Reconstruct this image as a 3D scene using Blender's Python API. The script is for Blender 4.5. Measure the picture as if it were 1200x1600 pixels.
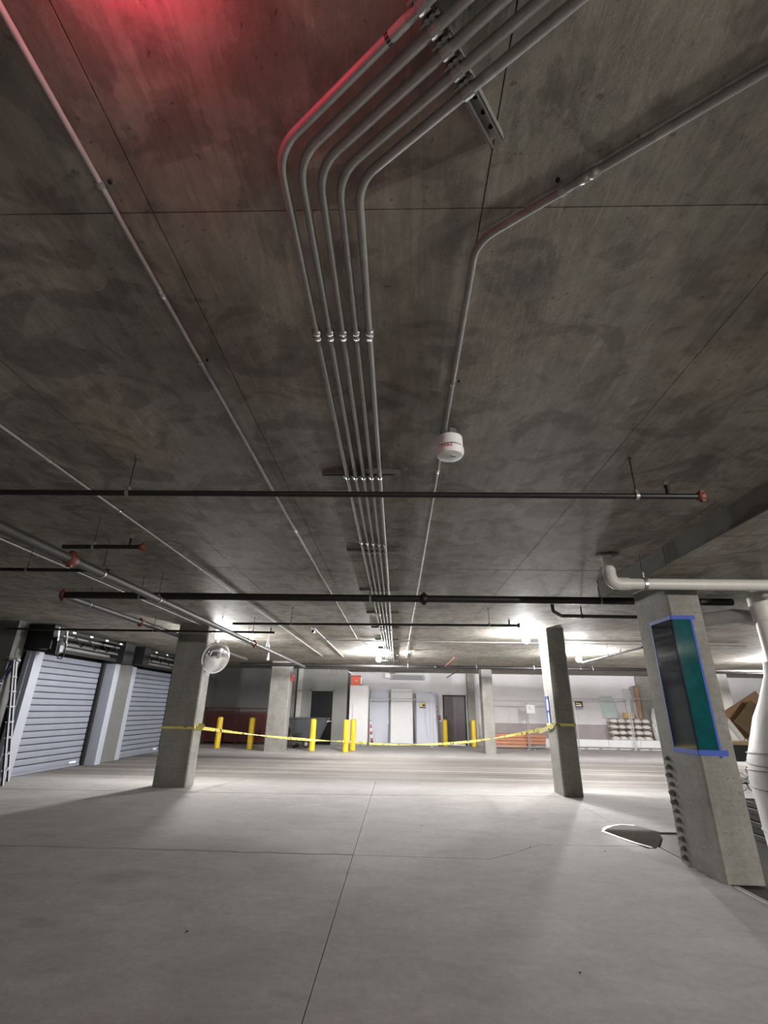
import bpy, bmesh, math, random
from mathutils import Vector, Matrix, Euler
random.seed(7)
for o in list(bpy.data.objects): bpy.data.objects.remove(o, do_unlink=True)
S = bpy.context.scene
COL = S.collection
PI = math.pi
V = Vector

# ------------------------------------------------------------------ camera
cam_d = bpy.data.cameras.new('camera'); cam = bpy.data.objects.new('camera', cam_d); COL.objects.link(cam)
yaw, pit, roll, fpx = -.0325, .3900, .0180, 750.5
fw = V((math.sin(yaw)*math.cos(pit), math.cos(yaw)*math.cos(pit), math.sin(pit)))
rt = V((math.cos(yaw), -math.sin(yaw), 0)); up = rt.cross(fw)
r2 = rt*math.cos(roll)+up*math.sin(roll); u2 = up*math.cos(roll)-rt*math.sin(roll)
cam.matrix_world = Matrix(((r2.x, u2.x, -fw.x, 0), (r2.y, u2.y, -fw.y, 0), (r2.z, u2.z, -fw.z, 1.5), (0, 0, 0, 1)))
cam_d.sensor_fit = 'VERTICAL'; cam_d.sensor_height = 36; cam_d.sensor_width = 27; cam_d.lens = fpx/1600*36
cam_d.clip_start = .02; cam_d.clip_end = 200
S.camera = cam
# ------------------------------------------------------------------ world, exposure
w = bpy.data.worlds.new('world'); S.world = w; w.use_nodes = True
w.node_tree.nodes['Background'].inputs[0].default_value = (.5, .5, .5, 1)
w.node_tree.nodes['Background'].inputs[1].default_value = .05
S.view_settings.view_transform = 'Standard'; S.view_settings.look = 'None'
S.view_settings.gamma = 1; S.view_settings.use_curve_mapping = False
S.view_settings.exposure = 2.1
# lamp radiance of the garage lamps (globe meshes emit, see make_lamp)
LAMP_NEAR, LAMP_FAR, LAMP_BEHIND, RED = 540.0, 1050.0, 840.0, 30.0
H = 3.2

# ------------------------------------------------------------------ materials
MATS = {}
def mat(name, col=(.5, .5, .5), rough=.6, metal=0, noise=0, scale=5, bump=0, bscale=40, col2=None, emit=0, spec=.5, alpha=1, trans=0, stretch=None):
    if name in MATS: return MATS[name]
    m = bpy.data.materials.new(name); m.use_nodes = True; nt = m.node_tree; b = nt.nodes['Principled BSDF']
    b.inputs['Base Color'].default_value = (*col, 1); b.inputs['Roughness'].default_value = rough
    b.inputs['Metallic'].default_value = metal; b.inputs['Specular IOR Level'].default_value = spec
    if trans: b.inputs['Transmission Weight'].default_value = trans
    if alpha < 1: b.inputs['Alpha'].default_value = alpha
    if emit:
        b.inputs['Emission Color'].default_value = (*col, 1); b.inputs['Emission Strength'].default_value = emit
    g = nt.nodes.new('ShaderNodeNewGeometry'); pos = g.outputs['Position']
    if stretch:
        mp = nt.nodes.new('ShaderNodeMapping'); mp.inputs['Scale'].default_value = stretch
        nt.links.new(pos, mp.inputs['Vector']); pos = mp.outputs[0]
    if noise or col2:
        n = nt.nodes.new('ShaderNodeTexNoise'); n.inputs['Scale'].default_value = scale; n.inputs['Detail'].default_value = 6
        n.inputs['Roughness'].default_value = .65
        nt.links.new(pos, n.inputs['Vector'])
        r = nt.nodes.new('ShaderNodeValToRGB'); r.color_ramp.elements[0].position = .3; r.color_ramp.elements[1].position = .7
        c2 = col2 if col2 else tuple(c*(1-noise) for c in col)
        r.color_ramp.elements[0].color = (*c2, 1); r.color_ramp.elements[1].color = (*col, 1)
        nt.links.new(n.outputs['Fac'], r.inputs[0]); nt.links.new(r.outputs[0], b.inputs['Base Color'])
    if bump:
        n2 = nt.nodes.new('ShaderNodeTexNoise'); n2.inputs['Scale'].default_value = bscale; n2.inputs['Detail'].default_value = 5
        nt.links.new(pos, n2.inputs['Vector'])
        bp = nt.nodes.new('ShaderNodeBump'); bp.inputs['Strength'].default_value = bump; bp.inputs['Distance'].default_value = .02
        nt.links.new(n2.outputs['Fac'], bp.inputs['Height']); nt.links.new(bp.outputs[0], b.inputs['Normal'])
    MATS[name] = m
    return m

class NT:
    """small helper to write node graphs"""
    def __init__(s, name):
        s.m = bpy.data.materials.new(name); s.m.use_nodes = True; s.t = s.m.node_tree; s.b = s.t.nodes['Principled BSDF']
        s.pos = s.t.nodes.new('ShaderNodeNewGeometry').outputs['Position']; MATS[name] = s.m
    def link(s, a, b): s.t.links.new(a, b)
    def map(s, sc, rot=(0, 0, 0), loc=(0, 0, 0), src=None):
        n = s.t.nodes.new('ShaderNodeMapping'); n.inputs['Scale'].default_value = sc; n.inputs['Rotation'].default_value = rot
        n.inputs['Location'].default_value = loc
        s.link(src or s.pos, n.inputs['Vector']); return n.outputs[0]
    def noise(s, scale, vec=None, detail=6, rough=.6, dist=0):
        n = s.t.nodes.new('ShaderNodeTexNoise'); n.inputs['Scale'].default_value = scale; n.inputs['Detail'].default_value = detail
        n.inputs['Roughness'].default_value = rough; n.inputs['Distortion'].default_value = dist
        s.link(vec or s.pos, n.inputs['Vector']); return n.outputs['Fac']
    def ramp(s, fac, stops):
        n = s.t.nodes.new('ShaderNodeValToRGB'); e = n.color_ramp.elements
        while len(e) < len(stops): e.new(.5)
        for k, (p, c) in enumerate(stops):
            e[k].position = p; e[k].color = (*c, 1) if isinstance(c, tuple) else (c, c, c, 1)
        s.link(fac, n.inputs[0]); return n.outputs[0]
    def mix(s, fac, a, b, mode='MIX'):
        n = s.t.nodes.new('ShaderNodeMix'); n.data_type = 'RGBA'; n.blend_type = mode
        for sock, v in ((n.inputs[0], fac), (n.inputs[6], a), (n.inputs[7], b)):
            if isinstance(v, (int, float)): sock.default_value = v
            elif isinstance(v, tuple): sock.default_value = (*v, 1)
            else: s.link(v, sock)
        return n.outputs[2]
    def math(s, op, a, b=0):
        n = s.t.nodes.new('ShaderNodeMath'); n.operation = op
        for k, v in enumerate((a, b)):
            if isinstance(v, (int, float)): n.inputs[k].default_value = v
            else: s.link(v, n.inputs[k])
        return n.outputs[0]
    def sep(s):
        n = s.t.nodes.new('ShaderNodeSeparateXYZ'); s.link(s.pos, n.inputs[0]); return n.outputs
    def bump(s, h, strength=.3, dist=.02):
        n = s.t.nodes.new('ShaderNodeBump'); n.inputs['Strength'].default_value = strength; n.inputs['Distance'].default_value = dist
        s.link(h, n.inputs['Height']); s.link(n.outputs[0], s.b.inputs['Normal'])
    def base(s, c): s.link(c, s.b.inputs['Base Color'])

# ceiling: form-marked, blotchy brown-grey concrete
g = NT('ceiling_concrete')
big = g.noise(1.1, detail=8, rough=.62, dist=.4)
c = g.ramp(big, [(.28, (.235, .219, .184)), (.5, (.35, .329, .279)), (.72, (.46, .431, .366))])
fine = g.noise(9, detail=8, rough=.75)
c = g.mix(.75, c, g.ramp(fine, [(.3, .62), (.7, 1.0)]), 'MULTIPLY')
stain = g.noise(2.1, g.map((1, 1, 1), loc=(3, 7, 0)), detail=5, rough=.55, dist=1.6)
c = g.mix(1, c, g.ramp(stain, [(.5, 1.0), (.545, .74), (.66, .66)]), 'MULTIPLY')
streak = g.noise(3.2, g.map((5, .5, 1), rot=(0, 0, -.45)), detail=6, rough=.7)
c = g.mix(.8, c, g.ramp(streak, [(.42, 1.0), (.55, .76), (.62, 1.06)]), 'MULTIPLY')
brown = g.noise(.7, g.map((1, 1, 1), loc=(11, 3, 0)), detail=6, rough=.6)
c = g.mix(g.ramp(brown, [(.48, 0.0), (.66, .5)]), c, g.mix(1, c, (1.0, .86, .70), 'MULTIPLY'))
mot = g.noise(4.6, detail=7, rough=.7, dist=.5)
c = g.mix(.8, c, g.ramp(mot, [(.32, .74), (.52, 1.0), (.7, 1.12)]), 'MULTIPLY')
spots = g.noise(26, detail=2)
c = g.mix(.7, c, g.ramp(spots, [(.26, .35), (.33, 1.0)]), 'MULTIPLY')
g.base(c); g.b.inputs['Roughness'].default_value = .75; g.bump(fine, .25)

# floor: trowelled grey concrete, tyre-streaked lane behind the columns
g = NT('floor_concrete')
X, Y, Z = g.sep()
big = g.noise(.55, detail=8, rough=.6)
c = g.ramp(big, [(.3, (.29, .281, .272)), (.7, (.405, .394, .384))])
fine = g.noise(14, detail=8, rough=.7)
c = g.mix(.7, c, g.ramp(fine, [(.25, .75), (.75, 1.05)]), 'MULTIPLY')
brush = g.noise(2.6, g.map((.8, 1.3, 1)), detail=6, rough=.62, dist=.8)
c = g.mix(.6, c, g.ramp(brush, [(.3, .78), (.6, 1.04)]), 'MULTIPLY')
scuff = g.noise(1.1, g.map((1, 1.6, 1), loc=(2, 9, 0)), detail=4, rough=.5)
c = g.mix(.7, c, g.ramp(scuff, [(.26, .72), (.36, 1.0)]), 'MULTIPLY')
spots = g.noise(4.2, g.map((.6, 1.6, 1)), detail=3)
c = g.mix(.8, c, g.ramp(spots, [(.2, .42), (.27, 1.0)]), 'MULTIPLY')
lane = g.noise(1.0, g.map((.07, 3.2, 1), rot=(0, 0, .02)), detail=7, rough=.68, dist=.5)
lm = g.ramp(lane, [(.36, (.25, .235, .225)), (.5, (.43, .41, .39)), (.68, (.78, .76, .74))])
msk = g.math('MULTIPLY', g.ramp(g.math('MULTIPLY', Y, .04), [(.455, 0.0), (.505, 1.0)]), g.ramp(g.math('MULTIPLY', Y, .04), [(.69, 1.0), (.75, 0.0)]))
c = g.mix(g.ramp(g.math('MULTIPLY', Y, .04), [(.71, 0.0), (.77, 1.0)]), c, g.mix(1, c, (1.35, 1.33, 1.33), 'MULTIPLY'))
c = g.mix(msk, c, g.mix(1, c, lm, 'MULTIPLY'))
wet = g.math('ADD', g.math('ABSOLUTE', g.math('SUBTRACT', X, 3.0)), g.math('ABSOLUTE', g.math('MULTIPLY', g.math('SUBTRACT', Y, 7.2), .55)))
wet = g.math('ADD', wet, g.math('MULTIPLY', g.math('SUBTRACT', big, .5), 1.2))
wm = g.ramp(wet, [(.28, 1.0), (.55, 0.0)])
c = g.mix(g.math('MULTIPLY', wm, .6), c, (.09, .085, .078))
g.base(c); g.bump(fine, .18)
g.b.inputs['Specular IOR Level'].default_value = .25; rr = g.ramp(big, [(.3, .74), (.7, .9)]); g.link(g.mix(wm, rr, (.6, .6, .6)), g.b.inputs['Roughness'])

# column concrete
g = NT('column_concrete')
big = g.noise(2.2, g.map((1, 1, .6)), detail=8, rough=.65)
c = g.ramp(big, [(.3, (.21, .205, .185)), (.7, (.34, .335, .305))])
fine = g.noise(22, detail=8, rough=.7)
c = g.mix(.8, c, g.ramp(fine, [(.3, .72), (.7, 1.04)]), 'MULTIPLY')
hz = g.noise(6, g.map((.5, .5, 6)), detail=4)
c = g.mix(.45, c, g.ramp(hz, [(.4, .82), (.6, 1.03)]), 'MULTIPLY')
pit_ = g.noise(34, detail=1)
c = g.mix(.8, c, g.ramp(pit_, [(.24, .3), (.3, 1.0)]), 'MULTIPLY')
g.base(c); g.b.inputs['Roughness'].default_value = .8; g.bump(fine, .35)

# caution tape: yellow film with black print
g = NT('caution_tape')
n1 = g.noise(9, detail=1)
g.base(g.ramp(n1, [(.36, (.06, .055, .03)), (.4, (.74, .66, .16))])); g.b.inputs['Roughness'].default_value = .35

M_STEEL = mat('galvanized_steel', (.42, .42, .41), .42, .75, noise=.25, scale=30)
M_CONDUIT = mat('conduit_steel', (.34, .34, .33), .58, .35, noise=.2, scale=18)
M_FIT = mat('die_cast_fitting', (.5, .5, .5), .35, .8, noise=.3, scale=60)
M_STRUT = mat('strut_steel', (.16, .16, .155), .55, .3, noise=.3, scale=25)
M_HOLE = mat('slot_dark', (.012, .012, .012), .9)
M_BPIPE = mat('black_iron_pipe', (.018, .017, .017), .45, .2, noise=.4, scale=20)
M_GPIPE = mat('grey_primed_pipe', (.06, .057, .054), .55, .1, noise=.3, scale=14)
M_RUST = mat('red_coupling', (.2, .055, .035), .55, .1, noise=.4, scale=40)
M_BRASS = mat('sprinkler_brass', (.25, .22, .17), .4, .7, noise=.2, scale=40)
M_PVC = mat('white_pvc', (.62, .61, .58), .42, 0, noise=.15, scale=6)
M_PVCG = mat('grey_pvc', (.4, .39, .37), .5, 0, noise=.2, scale=6)
M_WHITE = mat('white_paint', (.84, .84, .84), .5, 0, noise=.06, scale=4)
M_WALLW = mat('wall_white', (.72, .71, .72), .75, 0, noise=.1, scale=1.3, bump=.1, bscale=18)
M_WALLP = mat('wall_pinkish_grey', (.40, .355, .355), .8, 0, noise=.18, scale=2.2, bump=.1, bscale=18)
M_WALLG = mat('wall_grey', (.31, .31, .29), .8, 0, noise=.15, scale=1.5, bump=.12, bscale=15)
M_WALLD = mat('wall_dark_grey', (.13, .13, .126), .8, 0, noise=.2, scale=1.5, bump=.12, bscale=15)
M_SLAT = mat('slat_blue_grey', (.25, .27, .325), .42, .25, noise=.12, scale=3)
M_GUIDE = mat('guide_blue_grey', (.33, .35, .40), .5, .1, noise=.08, scale=4)
M_BLACK = mat('matt_black', (.012, .012, .013), .6, noise=.3, scale=12)
M_CHAR = mat('charcoal_plastic', (.06, .065, .07), .5, noise=.25, scale=8)
M_RUB = mat('black_rubber', (.015, .015, .015), .8, noise=.2, scale=30)
M_YEL = mat('safety_yellow', (.78, .53, .02), .45, noise=.12, scale=7)
M_MAROON = mat('maroon_paint', (.10, .022, .018), .55, noise=.3, scale=9)
M_RED = mat('red_paint', (.5, .03, .03), .4, noise=.2, scale=20)
M_ORANGE = mat('orange_plastic', (.8, .13, .06), .5, noise=.15, scale=9)
M_BDOOR = mat('black_door_paint', (.008, .008, .009), .5, noise=.3, scale=3, spec=.2)
M_PDOOR = mat('dark_plum_door_paint', (.05, .03, .038), .38, noise=.35, scale=3)
M_LDOOR = mat('pale_blue_grey_paint', (.60, .62, .70), .5, noise=.05, scale=3)
M_CHROME = mat('mirror_silver', (.85, .86, .87), .04, 1.0, noise=.03, scale=3)
M_BTAPE = mat('blue_masking_tape', (.018, .07, .45), .6, noise=.15, scale=20)
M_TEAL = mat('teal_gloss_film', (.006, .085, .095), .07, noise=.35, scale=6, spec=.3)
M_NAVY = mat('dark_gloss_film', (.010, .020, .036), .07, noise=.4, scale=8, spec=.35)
M_BLUEF = mat('blue_fibreglass', (.03, .04, .14), .45, noise=.2, scale=12)
M_ALU = mat('aluminium', (.68, .69, .72), .35, .6, noise=.1, scale=20)
M_WOOD = mat('raw_timber', (.48, .32, .19), .7, noise=.35, scale=3, stretch=(1, 8, 12))
M_WOODO = mat('orange_timber', (.68, .30, .17), .7, noise=.25, scale=2, stretch=(1.5, 8, 14))
M_CARD = mat('cardboard', (.36, .22, .13), .8, noise=.15, scale=5)
M_BAG = mat('paper_bag', (.70, .66, .65), .75, noise=.12, scale=9, bump=.3, bscale=14)
M_GLASS = mat('glass_green', (.62, .72, .70), .12, 0, noise=.1, scale=3, alpha=.75)
M_CLEAR = mat('clear_sheet', (.8, .82, .84), .15, 0, noise=.1, scale=3, alpha=.4)
M_PLASTIC = mat('crumpled_plastic', (.62, .62, .60), .3, 0, noise=.25, scale=7, bump=.6, bscale=12)
M_WRAP = mat('white_wrap', (.66, .66, .64), .5, 0, noise=.1, scale=4, bump=.15, bscale=7)
M_WIRE = mat('fence_wire', (.5, .51, .52), .4, .5, noise=.1, scale=20)
M_GREYB = mat('grey_box_paint', (.36, .36, .37), .5, noise=.1, scale=5)
M_TAN = mat('tan_foam', (.68, .46, .22), .7, noise=.15, scale=7)
M_OUTLINE = mat('outline_white', (.8, .8, .78), .4, noise=.2, scale=30)
M_WATER = mat('standing_water', (.05, .048, .045), .03, noise=.2, scale=3)
M_EDGE = mat('steel_edge', (.62, .61, .58), .45, .3, noise=.15, scale=14)
M_DARKFL = mat('wet_dark_concrete', (.075, .07, .062), .4, noise=.4, scale=3, bump=.2, bscale=15)
M_INK = mat('black_print', (.02, .02, .02), .6, noise=.1, scale=9)
M_YSIGN = mat('yellow_sign', (.75, .6, .1), .5, noise=.1, scale=9)
M_TAPE = MATS['caution_tape']; M_COL = MATS['column_concrete']; M_CEIL = MATS['ceiling_concrete']; M_FLOOR = MATS['floor_concrete']

# ------------------------------------------------------------------ mesh helpers
class MB:
    def __init__(s): s.bm = bmesh.new()
    def box(s, a, b, bev=0):
        t = bmesh.new()
        x0, y0, z0 = [min(p, q) for p, q in zip(a, b)]; x1, y1, z1 = [max(p, q) for p, q in zip(a, b)]
        vs = [t.verts.new(p) for p in ((x0, y0, z0), (x1, y0, z0), (x1, y1, z0), (x0, y1, z0), (x0, y0, z1), (x1, y0, z1), (x1, y1, z1), (x0, y1, z1))]
        for f in ((3, 2, 1, 0), (4, 5, 6, 7), (0, 1, 5, 4), (1, 2, 6, 5), (2, 3, 7, 6), (3, 0, 4, 7)): t.faces.new([vs[i] for i in f])
        if bev: bmesh.ops.bevel(t, geom=list(t.edges), offset=bev, segments=2, affect='EDGES', profile=.5)
        s.merge(t); return s
    def merge(s, t, mx=None):
        if mx is not None: t.transform(mx)
        m = bpy.data.meshes.new('tmp'); t.to_mesh(m); t.free(); s.bm.from_mesh(m); bpy.data.meshes.remove(m)
    def obox(s, c, size, rot=(0, 0, 0), bev=0):
        q = MB().box([-d/2 for d in size], [d/2 for d in size], bev)
        s.merge(q.bm, Matrix.Translation(c) @ Euler(rot).to_matrix().to_4x4()); return s
    def tube(s, pts, r, n=10, cap=True):
        pts = [V(p) for p in pts]; rs = r if isinstance(r, (list, tuple)) else [r]*len(pts)
        rings = []; prev = None
        for i, p in enumerate(pts):
            d = (pts[min(i+1, len(pts)-1)]-pts[max(i-1, 0)]).normalized()
            if prev is None:
                a = V((0, 0, 1)) if abs(d.z) < .9 else V((1, 0, 0)); u = d.cross(a).normalized()
            else:
                u = (prev-d*prev.dot(d)).normalized()
            prev = u; v = d.cross(u)
            rings.append([s.bm.verts.new(p+(u*math.cos(2*PI*k/n)+v*math.sin(2*PI*k/n))*rs[i]) for k in range(n)])
        for a, b in zip(rings, rings[1:]):
            for k in range(n):
                f = s.bm.faces.new((a[k], a[(k+1) % n], b[(k+1) % n], b[k])); f.smooth = True
        if cap:
            for f in (s.bm.faces.new(rings[0][::-1]), s.bm.faces.new(rings[-1])):
                for e in f.edges: e.smooth = False
        return s
    def lathe(s, prof, n=20, c=(0, 0, 0), mx=None, cap=True):
        t = bmesh.new(); rings = []
        for r, z in prof: rings.append([t.verts.new((r*math.cos(2*PI*k/n), r*math.sin(2*PI*k/n), z)) for k in range(n)])
        for a, b in zip(rings, rings[1:]):
            for k in range(n):
                f = t.faces.new((a[k], a[(k+1) % n], b[(k+1) % n], b[k])); f.smooth = True
        if cap: t.faces.new(rings[0][::-1]); t.faces.new(rings[-1])
        t.normal_update()
        for e in t.edges:
            if len(e.link_faces) == 2 and e.calc_face_angle(0) > .7: e.smooth = False
        s.merge(t, Matrix.Translation(c) @ (mx.to_4x4() if mx is not None else Matrix.Identity(4))); return s
    def prism(s, poly, z0, z1):
        a = [s.bm.verts.new((x, y, z0)) for x, y in poly]; b = [s.bm.verts.new((x, y, z1)) for x, y in poly]
        n = len(poly)
        s.bm.faces.new(a[::-1]); s.bm.faces.new(b)
        for k in range(n): s.bm.faces.new((a[k], a[(k+1) % n], b[(k+1) % n], b[k]))
        return s
    def ribbon(s, pts, wvec, thick=.002):
        """flat strip through pts; wvec(i)->half width vector"""
        q = []
        for i, p in enumerate(pts):
            p = V(p); d = (V(pts[min(i+1, len(pts)-1)])-V(pts[max(i-1, 0)])).normalized(); h = wvec(i); nrm = d.cross(h).normalized()*thick
            q.append([s.bm.verts.new(p+o) for o in (h+nrm, -h+nrm, -h-nrm, h-nrm)])
        for a, b in zip(q, q[1:]):
            for k in range(4): s.bm.faces.new((a[k], a[(k+1) % 4], b[(k+1) % 4], b[k]))
        s.bm.faces.new(q[0][::-1]); s.bm.faces.new(q[-1]); return s
    def build(s, name, m, parent=None):
        bmesh.ops.recalc_face_normals(s.bm, faces=s.bm.faces)
        me = bpy.data.meshes.new(name); s.bm.to_mesh(me); s.bm.free(); me.materials.append(m)
        o = bpy.data.objects.new(name, me); COL.objects.link(o)
        if parent is not None: o.parent = parent
        return o
def tag(o, label, cat, group=None, kind=None):
    o['label'] = label; o['category'] = cat
    if group: o['group'] = group
    if kind: o['kind'] = kind
    return o
def thing(name, label, cat, loc=(0, 0, 0), rz=0, group=None, rot=None):
    o = bpy.data.objects.new(name, None); COL.objects.link(o); o.location = loc; o.rotation_euler = rot if rot else (0, 0, rz)
    o.empty_display_size = .1
    return tag(o, label, cat, group)
def struct(name, mb, m, parent=None):
    o = mb.build(name, m, parent)
    if parent is None: o['kind'] = 'structure'
    return o
def copy_tree(o, parent=None):
    c = o.copy(); COL.objects.link(c); c.parent = parent
    for ch in list(o.children): copy_tree(ch, c)
    return c
def fillet(pts, r, n=8):
    """round the inner corners of a polyline"""
    P = [V(p) for p in pts]; out = [P[0]]
    for a, b, c in zip(P, P[1:], P[2:]):
        u = (a-b).normalized(); v = (c-b).normalized(); ang = u.angle(v); d = r/math.tan(ang/2)
        for k in range(n+1):
            t = k/n; p0 = b+u*d; p1 = b+v*d
            out.append(p0*(1-t)**2+b*2*t*(1-t)+p1*t*t)
    out.append(P[-1]); return out

# ------------------------------------------------------------------ setting: floor
def lerp_poly(a, b, n, jit):
    return [(a[0]+(b[0]-a[0])*k/n, a[1]+(b[1]-a[1])*k/n+(random.uniform(-jit, jit) if 0 < k < n else 0)) for k in range(n+1)]
floor = struct('floor', MB().box((-14, -12, -.3), (20, 26, -.045)), M_DARKFL)
crackL = lerp_poly((-9.9, 6.40), (-.485, 6.37), 60, .02); crackR = lerp_poly((-.479, 6.37), (1.02, 6.355), 10, .004)+[(1.35, 6.62), (1.74, 7.03), (3.2, 7.1)]
j2L = [(-9.9, 10.05), (-.485, 10.42)]; j2R = [(-.479, 10.42), (3.2, 10.8)]
gp = .014
def slab(poly): MB().prism(poly, -.045, 0).build('floor_slab', M_FLOOR, floor)
def off(pl, d): return [(x, y+d) for x, y in pl]
slab([(-9.9, -6), (-.485, -6)]+off(crackL[::-1], -gp*1.2))
slab([(-.479, -6), (3.2, -6)]+off(crackR[::-1], -gp*.5))
slab(off(crackL, gp*1.2)+off(j2L[::-1], -gp*.9))
slab(off(crackR, gp*.5)+off(j2R[::-1], -gp*.7))
slab(off(j2L, gp*.9)+off([(-.485, 12.4), (-9.9, 12.2)], 0))
slab(off(j2R, gp*.7)+[(3.2, 12.6), (-.479, 12.4)])
slab([(-14, 12.05), (-9.9, 12.2), (-.482, 12.4), (3.2, 12.6), (8, 12.8), (20, 13.2), (20, 26), (-14, 26)])
slab([(3.205, 7.9), (20, 7.9), (20, 13.2), (8, 12.8), (3.205, 12.6)])
MB().box((3.26, -6, -.05), (20, 7.9, -.02)).build('lower_floor', M_DARKFL, floor)
struct('trim_1', MB().box((3.2, -6, -.04), (3.255, 5.66, .004), .004), M_EDGE)
tag(MB().prism([(2.84, 7.83), (3.0, 8.12), (3.28, 8.3), (3.5, 8.2), (3.62, 7.9), (3.5, 7.6), (3.3, 7.25), (3.14, 7.0), (3.02, 7.0), (2.98, 7.3), (2.9, 7.6)], .0005, .003).build('puddle', M_WATER),
    'small puddle of water beside the foot of the blue-taped column', 'puddle')
random.seed(11)
def loop_ring(pts, wd):
    mb = MB()
    for k in range(len(pts)-1):
        a, b = V((*pts[k], 0)), V((*pts[k+1], 0)); n = (b-a).cross(V((0, 0, 1))).normalized()
        w0, w1 = wd*random.uniform(.5, 1.4), wd*random.uniform(.5, 1.4)
        q = [a-n*w0, b-n*w1, b+n*w1, a+n*w0]; mb.prism([(p.x, p.y) for p in q], .001, .0055)
    return mb
tag(loop_ring([(3.1, 7.02), (2.98, 7.28), (2.9, 7.56), (2.83, 7.84), (2.93, 8.03), (3.06, 8.17), (3.25, 8.31), (3.45, 8.27)], .022).build('puddle_outline', M_OUTLINE),
    'thin white outline of the puddle near the taped column', 'residue')  # thin white pieces following the puddle's left and far edge
# small debris on the floor
for k, (x, y) in enumerate([(-1.5, 4.3), (.35, 7.9), (1.6, 6.9), (2.45, 6.8), (1.15, 3.9)]):
    mb = MB(); mb.obox((0, 0, .004), (.018, .011, .008), (.1, .05, k), .003)
    o = mb.build('concrete_chip', M_DARKFL); o.location = (x, y, 0)
    tag(o, ['tiny dark chip on the floor left of the long joint', 'tiny chip on the floor before the middle right column', 'tiny chip on the floor beside the diagonal crack',
            'tiny chip nearest to the puddle', 'tiny chip on the open floor right of the long joint, nearest the camera'][k], 'debris', 'chips on the floor')

# ------------------------------------------------------------------ setting: ceiling with form panels
ceiling = struct('ceiling', MB().box((-14, -12, H+.012), (20, 26, H+.3)), M_CEIL)
PX, PY, GP = 1.22, 2.44, .0045
pm = None
for i in range(-6, 8):
    for j in range(-2, 6):
        x0 = -.92+i*PX; y0 = 1.21+j*PY
        if pm is None:
            o = MB().box((GP/2, GP/2, 0), (PX-GP/2, PY-GP/2, .012)).build('ceiling_panel', M_CEIL, ceiling); pm = o.data
        else:
            o = bpy.data.objects.new('ceiling_panel', pm); COL.objects.link(o); o.parent = ceiling
        o.location = (x0, y0, H+random.uniform(-.0006, .0006))
x0, x1, y0, y1 = -.92-6*PX, -.92+8*PX, 1.21-2*PY, 1.21+6*PY
for a, b in (((-14, -12), (x0, 26)), ((x1, -12), (20, 26)), ((x0, -12), (x1, y0)), ((x0, y1), (x1, 26))):
    MB().box((*a, H), (*b, H+.012)).build('ceiling_field', M_CEIL, ceiling)

# lowered slab on the right: an added dark strip paints the shade on its edge
HD = 3.0
MB().box((2.9, -12, HD), (20, 6.93, H+.05)).build('drop_slab', M_CEIL, ceiling)
MB().box((2.885, -12, HD-.002), (2.9, 6.93, H)).build('edge_shade', mat('slab_edge_shade', (.12, .115, .102), .85, noise=.35, scale=3, bump=.2, bscale=20), ceiling)

# ------------------------------------------------------------------ setting: walls
wbk = struct('wall_back', MB().box((-2.35, 25, 0), (20, 25.3, H)), M_WALLW)
struct('trim_2', MB().box((4.0, 24.985, 0), (20, 25.0, 1.0)).box((1.95, 24.985, 0), (2.18, 25.0, 1.0)), M_WALLP)
struct('wall_back_left', MB().box((-5.0, 23.6, 0), (-2.32, 25.3, H)), M_WALLG)
struct('wall_back_far_left', MB().box((-14, 23.6, 0), (-5.0, 25.3, H)), M_WALLD)  # shade on this end of the back wall is put into its colour
struct('wall_right', MB().box((19.8, -12, 0), (20, 25, H)), M_WALLW)
struct('wall_front', MB().box((-14, -12.2, 0), (20, -12, H)), M_WALLG)
wl = struct('wall_left', MB().box((-9.8, -12, 0), (-9.6, 10.7, H)).box((-9.8, 10.62, 0), (-8.42, 10.95, H)).box((-8.9, 10.95, 0), (-8.62, 19.2, H)).box((-9, 19.2, 0), (-8.42, 23.6, H)), M_WALLD)
# pier between the two rolling doors
MB().box((-8.62, 14.18, 0), (-8.2, 15.42, 2.62), .008).build('pier', M_WALLD, wl)
# wall pilasters
MB().box((3.36, 24.75, 0), (3.72, 24.99, H), .01).build('pilaster', M_COL, wbk)
MB().box((11.5, 24.88, 0), (12.3, 24.99, H), .01).build('pilaster', M_COL, wbk)

# ------------------------------------------------------------------ columns
def column(x0, x1, y0, y1, label, capital=None, H=H):
    t = thing('concrete_column', label, 'column', ((x0+x1)/2, (y0+y1)/2, 0), group='concrete columns')
    hx, hy = (x1-x0)/2, (y1-y0)/2
    ch = .022
    poly = [(-hx+ch, -hy), (hx-ch, -hy), (hx, -hy+ch), (hx, hy-ch), (hx-ch, hy), (-hx+ch, hy), (-hx, hy-ch), (-hx, -hy+ch)]
    MB().prism(poly, 0, H).build('shaft', M_COL, t)
    if capital: MB().box((-hx-.12, -hy-.12, H-.06), (hx+.12, hy+.12, H-.001), .006).build('bearing_plate', M_WALLD, t)
    return t
column(-4.87, -4.20, 10.77, 11.22, 'square concrete column carrying the round convex mirror')
column(3.22, 3.60, 10.72, 11.36, 'square concrete column with caution tape tied round it, beside the brightest lamp')
rc = column(3.16, 3.545, 5.70, 6.50, 'big near concrete column with the blue-taped dark film', None, HD)
column(-4.93, -4.18, 19.6, 20.15, 'pale concrete column at the back between the yellow bollards and the black bin')
column(3.37, 3.80, 20.5, 21.1, 'slim concrete column at the back by the dark plum door', True)
column(12.6, 13.1, 20.5, 21.1, 'far concrete column behind the near taped column')
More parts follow.
